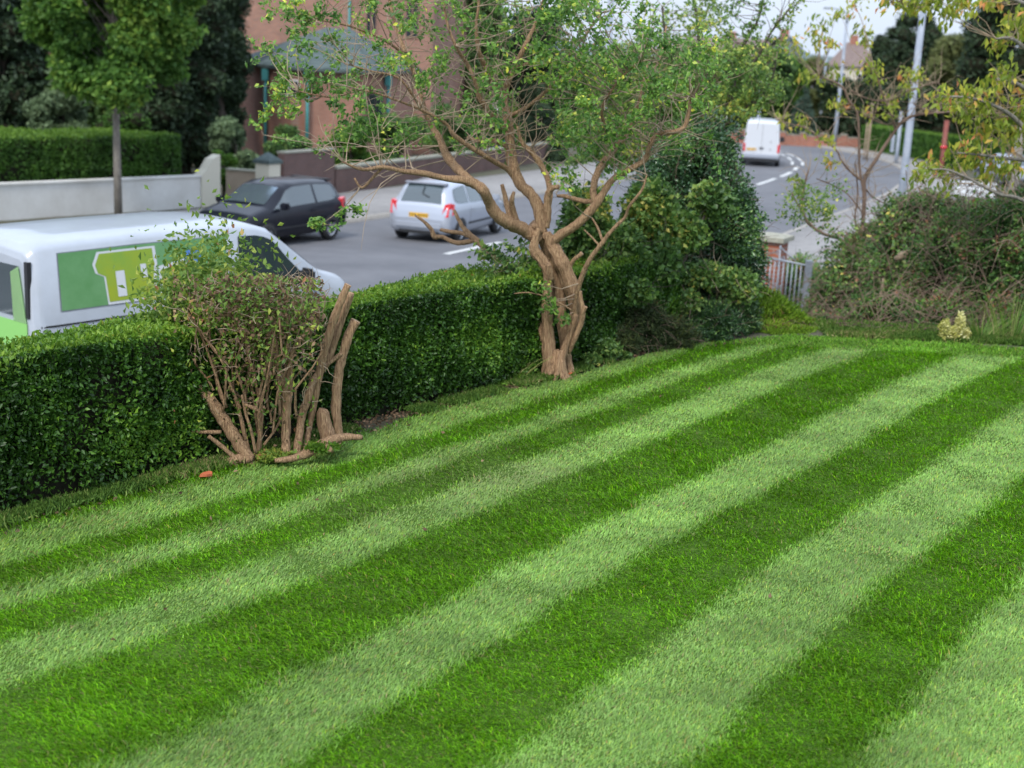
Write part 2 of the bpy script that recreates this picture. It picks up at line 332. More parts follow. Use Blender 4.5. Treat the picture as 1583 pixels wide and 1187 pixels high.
tag(ribbon('pavement', 0, AT, 5.752, 8.3, .115, MT['pavement'], thick=.25), kind='structure')
tag(ribbon('pavement', 0, AT, -9.2, -5.052, .115, MT['pavement'], thick=.25), kind='structure')
# side road opening on the right of the bend
# centre line dashes
def arc_of(P):
    d = np.linalg.norm(CLs-np.array(P[:2]), axis=1); return _arc[d.argmin()]
def off_of(P):
    k = np.linalg.norm(CLs-np.array(P[:2]), axis=1).argmin(); return float((np.array(P[:2])-CLs[k])@_rt[k])
md = MB()
def dash(a0, a1, o, wd=.075):
    n = max(2, int((a1-a0)/.5)+1)
    for k in range(n):
        u = a0+(a1-a0)*k/(n-1); l, r = cl_at(u, o-wd), cl_at(u, o+wd)
        md.v += [(l[0], l[1], float(zr(l[1]))+.006), (r[0], r[1], float(zr(r[1]))+.006)]
        if k: b = len(md.v); md.f.append((b-4, b-3, b-1, b-2)); md.sm.append(False)
pa = [arc_of(atroad(*q)) for q in [(600, 410), (760, 379)]]
dash(pa[0], pa[1]+.5, 0, .085)
a = pa[0]-9
while a > 0: dash(a, a+4.5, 0); a -= 9
for (q0, q1) in [((1113, 304), (1124, 301)), ((1157, 292), (1163, 288)), ((1172, 286), (1197, 276)), ((1202, 273), (1218, 266)), ((1221, 263), (1229, 257))]:
    dash(arc_of(atroad(*q0)), arc_of(atroad(*q1)), .05, .10)
a0 = arc_of(atroad(1229, 256))+.8
for k in range(5):
    dash(a0+k*4.2, a0+k*4.2+2.9, -.28, .075); dash(a0+k*4.2, a0+k*4.2+2.9, .28, .075)
for k in range(6, 14): dash(a0+k*5, a0+k*5+2.5, 0, .075)
a = pa[1]+5
while a < arc_of(atroad(1113, 304))-4: dash(a, a+4, 0, .08); a += 8
tag(md.build('road_marking', MT['paint']), kind='structure')

# ------------------------------------------------------------------ lawn
def lawn_in(x, y, m=0.):
    s = Nn[0]*x + Nn[1]*y; t = Dd[0]*x + Dd[1]*y
    edge = -6.74 + .03*np.sin(t*2.1) + .02*np.sin(t*5.3+1)
    far = 14.08 - .035*(x-2.6)**2*(x > 2.6)*.35 + .02*np.sin(x*3.1)
    corner = sst(11.2, 13.2, t)*.45
    return (s > edge + corner + m) & (y < far - m) & (t < 13.0 + (s+6.74)*.55 + .6)
def U_of(x, y):
    x = np.asarray(x); y = np.asarray(y)
    s = Nn[0]*x + Nn[1]*y; t = Dd[0]*x + Dd[1]*y
    return s - .10*np.clip((7-t)/3, 0, 1) + .045*(t-5) + .09*np.clip(5-t, 0, 3)*sst(-3.9, -4.7, s) - .05*np.clip(t-11, 0, 4)**1.5*.3, t
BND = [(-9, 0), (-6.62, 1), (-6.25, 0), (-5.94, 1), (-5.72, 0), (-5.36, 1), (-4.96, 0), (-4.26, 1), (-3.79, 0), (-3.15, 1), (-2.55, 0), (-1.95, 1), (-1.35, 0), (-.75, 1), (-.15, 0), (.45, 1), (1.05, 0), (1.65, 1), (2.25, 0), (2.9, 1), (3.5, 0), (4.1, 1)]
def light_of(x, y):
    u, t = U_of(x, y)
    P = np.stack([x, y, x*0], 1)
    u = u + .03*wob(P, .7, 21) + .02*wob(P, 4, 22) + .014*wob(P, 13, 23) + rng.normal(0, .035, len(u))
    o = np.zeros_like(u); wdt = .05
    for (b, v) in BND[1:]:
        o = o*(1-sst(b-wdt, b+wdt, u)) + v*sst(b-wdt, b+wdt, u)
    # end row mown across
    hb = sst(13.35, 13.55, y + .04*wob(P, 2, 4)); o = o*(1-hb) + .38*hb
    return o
gxl = np.arange(-9, 13, .12); gyl = np.arange(-3, 14.3, .12); X_, Y_ = np.meshgrid(gxl, gyl)
keep = lawn_in(X_.ravel(), Y_.ravel()).reshape(X_.shape); Z_ = .006*wob(np.stack([X_.ravel(), Y_.ravel(), X_.ravel()*0], 1), 3, 8).reshape(X_.shape)
idx = np.arange(X_.size).reshape(X_.shape); kq = keep[:-1, :-1] & keep[1:, :-1] & keep[:-1, 1:] & keep[1:, 1:]
q = np.stack([idx[:-1, :-1], idx[:-1, 1:], idx[1:, 1:], idx[1:, :-1]], -1)[kq]
LM['thatch'] = mat('lawn_thatch', (.030, .070, .008), .95, spec=.1, noise=((.085, .15, .020), 25, (.05, .10, .012)), bump=.6, bscale=80)
tag(meshnp('lawn', np.stack([X_, Y_, Z_], -1).reshape(-1, 3), q, LM['thatch'], smoothsh=True), kind='structure')

def grassmat():
    m = bpy.data.materials.new('grass_blade'); m.use_nodes = True; t = m.node_tree; b = t.nodes['Principled BSDF']
    a = t.nodes.new('ShaderNodeAttribute'); a.attribute_name = 'col'
    t.links.new(a.outputs['Color'], b.inputs['Base Color']); b.inputs['Roughness'].default_value = .45; b.inputs['Specular IOR Level'].default_value = .22
    tr = t.nodes.new('ShaderNodeBsdfTranslucent'); ms = t.nodes.new('ShaderNodeMixShader'); ms.inputs['Fac'].default_value = .3
    t.links.new(a.outputs['Color'], tr.inputs['Color']); t.links.new(b.outputs['BSDF'], ms.inputs[1]); t.links.new(tr.outputs['BSDF'], ms.inputs[2])
    t.links.new(ms.outputs['Shader'], t.nodes['Material Output'].inputs['Surface']); return m
def grass():
    NT = 4400000
    x = rng.uniform(-8, 10, NT); y = rng.uniform(2.8, 14.15, NT)
    vis = (np.abs(x) < .40*y + .9); near = (np.abs(x) < .40*y + 3.2)
    dist = np.sqrt(y*y + x*x + H*H)
    acc = rng.uniform(0, 1, NT) < np.clip((6.0/dist)**1.35, 0, 1)*np.where(vis, 1, np.where(near, .5, .12))
    ok = acc & lawn_in(x, y, 0.0)
    x, y, dist = x[ok], y[ok], dist[ok]; n = len(x)
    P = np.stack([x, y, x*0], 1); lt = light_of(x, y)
    lean = (lt*2-1)                                   # +1 leans away from the house, -1 leans back
    hgt = (.020 + .013*rng.uniform(0, 1, n))*(1+.30*wob(P, 6, 31)); hgt *= np.where(rng.uniform(0, 1, n) < .01, 1.7, 1)
    la = np.where(lean < 0, lean*.55, lean*.9) + rng.normal(0, .42, n); ls = rng.normal(0, .5, n)
    dirv = Dd[None]*la[:, None] + Nn[None]*ls[:, None]; dirv[:, 2] = .75; dirv /= np.linalg.norm(dirv, axis=1)[:, None]
    tipd = dirv + Dd[None]*(lean*.5)[:, None]; tipd[:, 2] -= .35; tipd /= np.linalg.norm(tipd, axis=1)[:, None]
    yaw = rng.uniform(0, math.pi, n); sd_ = np.stack([np.cos(yaw), np.sin(yaw), yaw*0], 1)
    # blades mown flat show their faces: turn width across the lean
    acr = np.cross(dirv, np.array([0, 0, 1.])[None]); acr /= np.linalg.norm(acr, axis=1)[:, None]+1e-9
    sd_ = sd_*.5 + acr*np.sign((sd_*acr).sum(1))[:, None]*.8; sd_ /= np.linalg.norm(sd_, axis=1)[:, None]
    wd = (.0011 + .00016*dist)[:, None]*(.7+.6*rng.uniform(0, 1, n))[:, None]
    base = P + np.array([0, 0, -.003]); mid = base + dirv*(hgt*.6)[:, None]; tip = mid + tipd*(hgt*.6)[:, None]
    V = np.stack([base-sd_*wd, base+sd_*wd, mid+sd_*wd*.85, mid-sd_*wd*.85, tip], 1).reshape(-1, 3)
    i = np.arange(n)*5
    T = np.concatenate([np.stack([i, i+1, i+2], 1), np.stack([i, i+2, i+3], 1), np.stack([i+3, i+2, i+4], 1)])
    cd = np.array([.066, .210, .003]); cm = np.array([.20, .46, .010]); c1 = np.array([.150, .30, .045]); c2 = np.array([.25, .395, .105])  # stripe tones: sheen of the leaning blades partly put into their colour
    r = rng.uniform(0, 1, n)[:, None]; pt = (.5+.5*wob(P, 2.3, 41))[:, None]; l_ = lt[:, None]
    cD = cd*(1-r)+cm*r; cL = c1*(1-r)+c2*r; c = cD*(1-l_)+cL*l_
    c = c*(.80+.40*pt)*rng.uniform(.55, 1.4, n)[:, None]*(1+.18*wob(P, 9, 42))[:, None]
    dry = (rng.uniform(0, 1, n) < .035 + .22*np.clip(wob(P, 1.9, 51)-.55, 0, 1))[:, None]
    c = np.where(dry, np.array([.30, .26, .11])*(.6+.6*r), c)
    yel = (rng.uniform(0, 1, n) < .10)[:, None]; c = np.where(yel, c*np.array([1.5, 1.2, .8]), c)
    # worn paler patch in the fourth light stripe
    for (cx_, cy_, rr) in ((-.35, 8.6, .5), (.15, 8.85, .35), (-.9, 7.9, .3)):
        k = np.exp(-((x-cx_)**2+(y-cy_)**2)/rr**2)*(rng.uniform(0, 1, n) < .55); c = c*(1-k[:, None]*.5) + np.array([.30, .30, .15])*k[:, None]*.5
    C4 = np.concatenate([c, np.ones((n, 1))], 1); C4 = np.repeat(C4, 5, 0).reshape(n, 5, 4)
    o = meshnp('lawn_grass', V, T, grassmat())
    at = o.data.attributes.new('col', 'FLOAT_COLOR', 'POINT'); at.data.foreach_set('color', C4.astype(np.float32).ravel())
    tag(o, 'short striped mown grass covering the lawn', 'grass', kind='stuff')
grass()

# ------------------------------------------------------------------ planting
def ellip(c, r, n, m_, sub=2):
    """bumpy dark inner mass"""
    bm = bmesh.new(); bmesh.ops.create_icosphere(bm, subdivisions=sub+1, radius=1)
    V = np.array([v.co[:] for v in bm.verts]); Fs = np.array([[v.index for v in f.verts] for f in bm.faces]); bm.free()
    V = V*(1+.16*wob(V*2.2+np.array(c), 1.3, 9))[:, None]*np.array(r) + np.array(c); return V, Fs
def core_of(blobs, parent, off, k=.78, name='shade_core', m=None):  # added solid core, keeps light from passing through the leaves
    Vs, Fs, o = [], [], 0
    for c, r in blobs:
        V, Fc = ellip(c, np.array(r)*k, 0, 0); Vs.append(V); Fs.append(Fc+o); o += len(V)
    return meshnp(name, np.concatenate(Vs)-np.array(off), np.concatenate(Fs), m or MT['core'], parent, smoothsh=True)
def blobpts(blobs, n, depth=.25, front=None):
    vol = np.array([r[0]*r[1]+r[1]*r[2]+r[0]*r[2] for _, r in blobs]); pr = vol/vol.sum(); k = rng.choice(len(blobs), n, p=pr)
    Cc = np.array([c for c, _ in blobs])[k]; Rr = np.array([r for _, r in blobs])[k]
    d = rng.normal(size=(n, 3)); d /= np.linalg.norm(d, axis=1)[:, None]
    # bumps: radius modulated, and thin spots removed
    bump = 1+.24*wob(d*2.6+Cc, 1.2, 13)+.15*wob(d*7+Cc, 1.1, 14)
    rad = (1-depth*rng.beta(1, 2.2, n))*bump*(1+.05*rng.normal(size=n))
    P = Cc + d*Rr*rad[:, None]; dr = d/Rr; dr /= np.linalg.norm(dr, axis=1)[:, None]
    return P, dr
def pxblob(x, y, rx, ry, Y, rd=None):
    c = aty(x, y, Y); s = Y/2150.; return (c, (rx*s, (rd or max(rx, ry)*.8)*s, ry*s))
def twigs(mb, P, D, ln, r0, seg=4, curl=.5, n=4, droop=0.):
    for p, d in zip(P, D):
        d = d/ (np.linalg.norm(d)+1e-9); q = np.array(p, float); pts = [q.copy()]; l_ = ln*random.uniform(.5, 1.4); c = rng.normal(size=3)*curl
        for k in range(seg):
            d = d + c/seg + rng.normal(size=3)*curl*.35; d[2] -= droop/seg; d /= np.linalg.norm(d); q = q+d*l_/seg; pts.append(q.copy())
        mb.tube(pts, [r0*(1-.75*k/seg) for k in range(seg+1)], n, cap=False)
def shrub(name, label, cat, blobs, n, size, leaf, core=True, aspect=.5, spread=.9, droop=.2, nt=0, tl=.3, tr=.004, tm='twig', group=None, depth=.3, base=None, ck=.76, stems=0, clump=.35, tint=None):
    cx_, cy_ = np.mean([b[0][0] for b in blobs]), np.mean([b[0][1] for b in blobs]); zb = ground(cx_, cy_) if base is None else base
    off = np.array([cx_, cy_, float(zb)]); t = thing(name, off, label, cat, group=group)
    P, d = blobpts(blobs, n, depth); P[:, 2] = np.maximum(P[:, 2], ground(P[:, 0], P[:, 1])+.01)
    leafmesh('foliage', P, size, LM[leaf], t, aspect, d, spread, droop=droop, off=off, clump=clump, tint=tint)
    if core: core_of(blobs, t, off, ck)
    if stems or nt:
        mb = MB()
        for k in range(stems):
            c, r = blobs[k % len(blobs)]; b0 = off + [random.uniform(-.2, .2), random.uniform(-.2, .2), 0]; c = np.array(c)
            mb.tube([b0, b0*.5+c*.5+rng.normal(size=3)*.05, c], [.03, .022, .01], 6)
        if nt:
            P, d = blobpts(blobs, nt, .25); P[:, 2] = np.maximum(P[:, 2], ground(P[:, 0], P[:, 1])+.03); d2 = d*.35+rng.normal(size=d.shape)*.8
            twigs(mb, P-d*.04, d2, tl, tr, droop=.3)
        mb.build('stems', MT[tm], t, off=off)
    return t

def hedge_line(name, label, A, B, wd, h0, h1, n, size, leaf, topleaf, zb=None, group=None, core_in=.1, rough=.03, sparse=.0, topn=.45, face_only=None, tipleaf=None, ntip=0, stems=True, tilt=0):
    """clipped hedge between ground points A and B (A, B: centre line xy)"""
    A = np.array(A[:2], float); B = np.array(B[:2], float); Ln = np.linalg.norm(B-A); u = (B-A)/Ln; v = np.array([u[1], -u[0]])
    off = np.array([*(A*.5+B*.5), 0.]); off[2] = float(ground(*off[:2])) if zb is None else zb(.5)
    gz = (lambda q: zb(q)) if zb else (lambda q: float(ground(*(A+u*q*Ln))))
    t = thing(name, off, label, 'hedge', group=group)
    GZ_ = np.array([gz(q) for q in np.linspace(0, 1, 30)])
    def P_of(q, w_, z):      # q 0..1 along, w -1..1 across, z height fraction
        base = np.interp(q, np.linspace(0, 1, 30), GZ_); hh = h0+(h1-h0)*q
        xy = A[None]+u[None]*(q*Ln)[:, None]+v[None]*(w_*wd/2)[:, None]
        return np.concatenate([xy, (base+z*(hh-tilt*(1-w_)/2*(1-.5*sst(.75, .9, q))))[:, None]], 1)
    def scatter(n_, which):
        q = rng.uniform(0, 1, n_); s1 = np.where(rng.uniform(0, 1, n_) < .8, 1., -1.)
        if which == 'side':
            z = rng.uniform(0.02, 1, n_)**(.85); keep = rng.uniform(0, 1, n_) < np.clip(z/.25, 1-sparse, 1)
            q, z, s1 = q[keep], z[keep], s1[keep]; P = P_of(q, s1, z); nn = np.concatenate([v[None]*s1[:, None], np.full((len(q), 1), .25)], 1)
        else:
            w_ = rng.uniform(-1, 1, n_); P = P_of(q, w_, np.ones(n_)); nn = np.tile([0, 0, 1.], (n_, 1))
        ins = rng.beta(1, 2.5, len(P))*.12*(wd > .5)
        nz = wob(P, 2.2, 17)*rough + wob(P, 7, 18)*rough*.5
        return P - nn*ins[:, None] + nn*nz[:, None], nn
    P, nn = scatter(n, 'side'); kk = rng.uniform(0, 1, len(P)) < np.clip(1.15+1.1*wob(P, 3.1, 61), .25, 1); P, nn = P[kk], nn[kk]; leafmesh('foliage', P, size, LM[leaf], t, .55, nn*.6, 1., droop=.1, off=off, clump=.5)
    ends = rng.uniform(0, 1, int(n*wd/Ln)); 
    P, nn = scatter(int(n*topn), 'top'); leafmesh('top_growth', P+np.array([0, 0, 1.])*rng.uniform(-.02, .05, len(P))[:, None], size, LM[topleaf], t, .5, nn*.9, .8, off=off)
    if len(ends):
        m_ = len(ends)*2; s1 = np.where(rng.uniform(0, 1, m_) < .5, 0., 1.); P = P_of(s1, rng.uniform(-1, 1, m_), rng.uniform(0, 1, m_)); nn = np.concatenate([u[None]*(s1*2-1)[:, None], np.zeros((m_, 1))], 1)
        leafmesh('end_foliage', P+nn*(wob(P, 4, 3)*.03)[:, None], size, LM[leaf], t, .55, nn*.6, 1., off=off)
    if ntip:
        P, nn = scatter(ntip, 'top'); hh = rng.uniform(0, .06, ntip)*(wob(P, 1.5, 77)*.5+.6); P[:, 2] += hh
        leafmesh('tip_growth', P, size*1.05, LM[tipleaf], t, .45, nn*1.2, .6, off=off)
    # dark solid inner mass, added to block light through the hedge
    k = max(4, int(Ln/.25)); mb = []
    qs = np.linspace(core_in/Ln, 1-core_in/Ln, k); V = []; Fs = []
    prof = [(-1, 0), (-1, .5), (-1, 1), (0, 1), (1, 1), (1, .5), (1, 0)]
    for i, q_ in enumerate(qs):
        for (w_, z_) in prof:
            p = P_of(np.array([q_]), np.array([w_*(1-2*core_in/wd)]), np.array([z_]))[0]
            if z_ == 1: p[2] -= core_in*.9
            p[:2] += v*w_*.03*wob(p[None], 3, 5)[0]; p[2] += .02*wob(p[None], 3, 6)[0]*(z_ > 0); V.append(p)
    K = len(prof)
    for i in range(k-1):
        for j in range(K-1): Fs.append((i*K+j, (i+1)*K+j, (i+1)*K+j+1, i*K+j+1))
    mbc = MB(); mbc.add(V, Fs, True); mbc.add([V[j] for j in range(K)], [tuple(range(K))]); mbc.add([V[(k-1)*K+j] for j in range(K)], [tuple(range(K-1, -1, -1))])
    mbc.build('shade_core', MT['core'], t, off=off)
    if stems and Ln < 12 and sparse:
        ms = MB()
        for _ in range(150):
            q_ = random.random(); p = P_of(np.array([q_]), np.array([random.choice([1, 1, .85])*.98]), np.array([0.]))[0]
            ms.tube([p, p+[random.uniform(-.05, .05), random.uniform(-.05, .05), .15], p+[random.uniform(-.12, .12), random.uniform(-.1, .1), random.uniform(.25, .45)]], [.007, .006, .003], 5, False)
        ms.build('stems', MT['twigred'], t, off=off)
    return t

hA, hB = st(-7.41, -1.5), st(-7.41, 11.7)
hedge_line('privet_hedge', 'long dark green clipped hedge between the striped lawn and the road', hA, hB, 1.02, 1.03, .88, 185000, .036, 'privet', 'privettop', sparse=.75, zb=lambda q: -.02, rough=.06, topn=.36, tipleaf='privetwarm', ntip=9000, tilt=.17)

# soil bed along hedge foot with litter
def bed():
    n = 3000; t = rng.uniform(1.5, 12.6, n); s = -6.83 + rng.normal(0, .07, n) - .15*(t > 9)*rng.uniform(0, 1, n); P = Nn*s[:, None]+Dd*t[:, None]; P[:, 2] = .012
    o = leafmesh('leaf_litter', P, .03, LM['dead'], None, .6, np.tile([1., 0, .1], (n, 1)), .9); tag(o, 'brown dead leaf litter lying along the soil edge of the lawn', 'leaf litter', kind='stuff')
    # lower weeds and longer grass along the edge
    n = 26000; t = rng.uniform(1.5, 12.6, n); s = -6.80 + rng.normal(0, .045, n); P = Nn*s[:, None]+Dd*t[:, None]; kk = wob(P, 2.2, 91) > -.1; P = P[kk]; P[:, 2] = .03
    o = leafmesh('edge_weeds', P, .06, LM['rough'], None, .08, np.tile([0., 0, 1.], (len(P), 1)), .55); tag(o, 'rough uncut grass and weeds along the hedge foot', 'weeds', kind='stuff')
    # verge beyond the crest
    n = 26000; x = rng.uniform(3.3, 10, n); y = 14.12+rng.exponential(.45, n); kk = ~lawn_in(x, y, -.02) & (y < 17.5) & (Nn[0]*x+Nn[1]*y > -7.2); x, y = x[kk], y[kk]
    P = np.stack([x, y, ground(x, y)+.03], 1)
    o = leafmesh('verge_grass', P, .085, LM['rough'], None, .07, np.tile([0., 0, 1.], (len(P), 1)), .6); tag(o, 'long rough verge grass on the bank beyond the lawn', 'grass', kind='stuff')
bed()
n = 900; x = rng.uniform(-4, 7, n); y = rng.uniform(4, 14, n); kk = lawn_in(x, y, .05) & (rng.uniform(0, 1, n) < np.exp(-(Nn[0]*x+Nn[1]*y+6.74)/1.1)*.5+.03); P = np.stack([x, y, x*0+.028], 1)[kk]
o = leafmesh('fallen_leaves', P, .028, LM['dead'], None, .6, np.tile([1., .3, .1], (len(P), 1)), .8); tag(o, 'few small brown fallen leaves scattered on the lawn', 'fallen leaves', kind='stuff')

# ---- main tree
def limbs_px(defs, Y0, mb, off=None, n=10, ridge=0, rs=1.):
    out_ = []
    for d in defs:
        pts = []; rad = []
        ctl = np.array([(x, y, dy, r) for x, y, dy, r in d], float)
        # Catmull-like smoothing in control space
        m_ = len(ctl); q = np.linspace(0, m_-1, (m_-1)*4+1); cs = []
        for a in q:
            i = min(int(a), m_-2); f = a-i; p0, p1, p2, p3 = ctl[max(i-1, 0)], ctl[i], ctl[i+1], ctl[min(i+2, m_-1)]
            cs.append(.5*((2*p1)+(-p0+p2)*f+(2*p0-5*p1+4*p2-p3)*f*f+(-p0+3*p1-3*p2+p3)*f**3))
        for k, (x, y, dy, r) in enumerate(cs):
            p = aty(x, y, Y0+dy); p = p + rng.normal(size=3)*max(r, 1.5)*.035*(Y0+dy)/2150; pts.append(p)
            rad.append(rs*max(r, .5)*(Y0+dy)/2150*(1+.07*math.sin(k*1.7+x)))
        mb.tube(pts, rad, n, ridge=ridge); out_.append((np.array(pts), np.array(rad)))
    return out_
TY = 11.62
tb = atz(862, 585, 0); troot = np.array([tb[0], tb[1], 0.])
T = thing('gnarled_tree', troot, 'gnarled multi-stemmed tan tree with twisted bare branches at the lawn edge', 'tree')
trunk = MB()
stem_defs = [
 [(851, 590, .0, 19), (850, 570, 0, 15), (848, 540, 0, 13), (846, 495, .0, 11.5), (846, 450, 0, 10), (847, 420, -.02, 10), (838, 402, -.03, 11.5), (826, 385, -.03, 10.5), (828, 368, -.03, 8), (833, 353, -.03, 5)],
 [(884, 588, .12, 15), (876, 560, .12, 12), (872, 520, .12, 11), (866, 480, .14, 12), (862, 440, .15, 13), (855, 405, .15, 14), (845, 378, .12, 14), (833, 358, .08, 13), (826, 345, .05, 12)],
 [(884, 530, .12, 6), (891, 495, .1, 10), (888, 460, .08, 14), (878, 430, .05, 15.5), (866, 402, .04, 15), (852, 378, .05, 13), (843, 360, .05, 11)],
 [(874, 592, -.02, 9), (868, 560, -.02, 8), (876, 530, .0, 8), (884, 505, .0, 8), (889, 485, 0, 8)],
 [(878, 540, .1, 9), (884, 520, .1, 9.5), (892, 495, .1, 9)],
 [(852, 432, -.09, 6), (849, 418, -.12, 6.5), (848, 409, -.14, 4.5)],
 [(846, 552, .04, 5), (838, 520, .06, 6.5), (826, 482, .1, 6.5), (815, 452, .16, 6.5), (800, 425, .25, 6), (790, 414, .32, 5.5)],
]
stems = limbs_px(stem_defs, TY, trunk, n=40, ridge=.12, rs=.76)
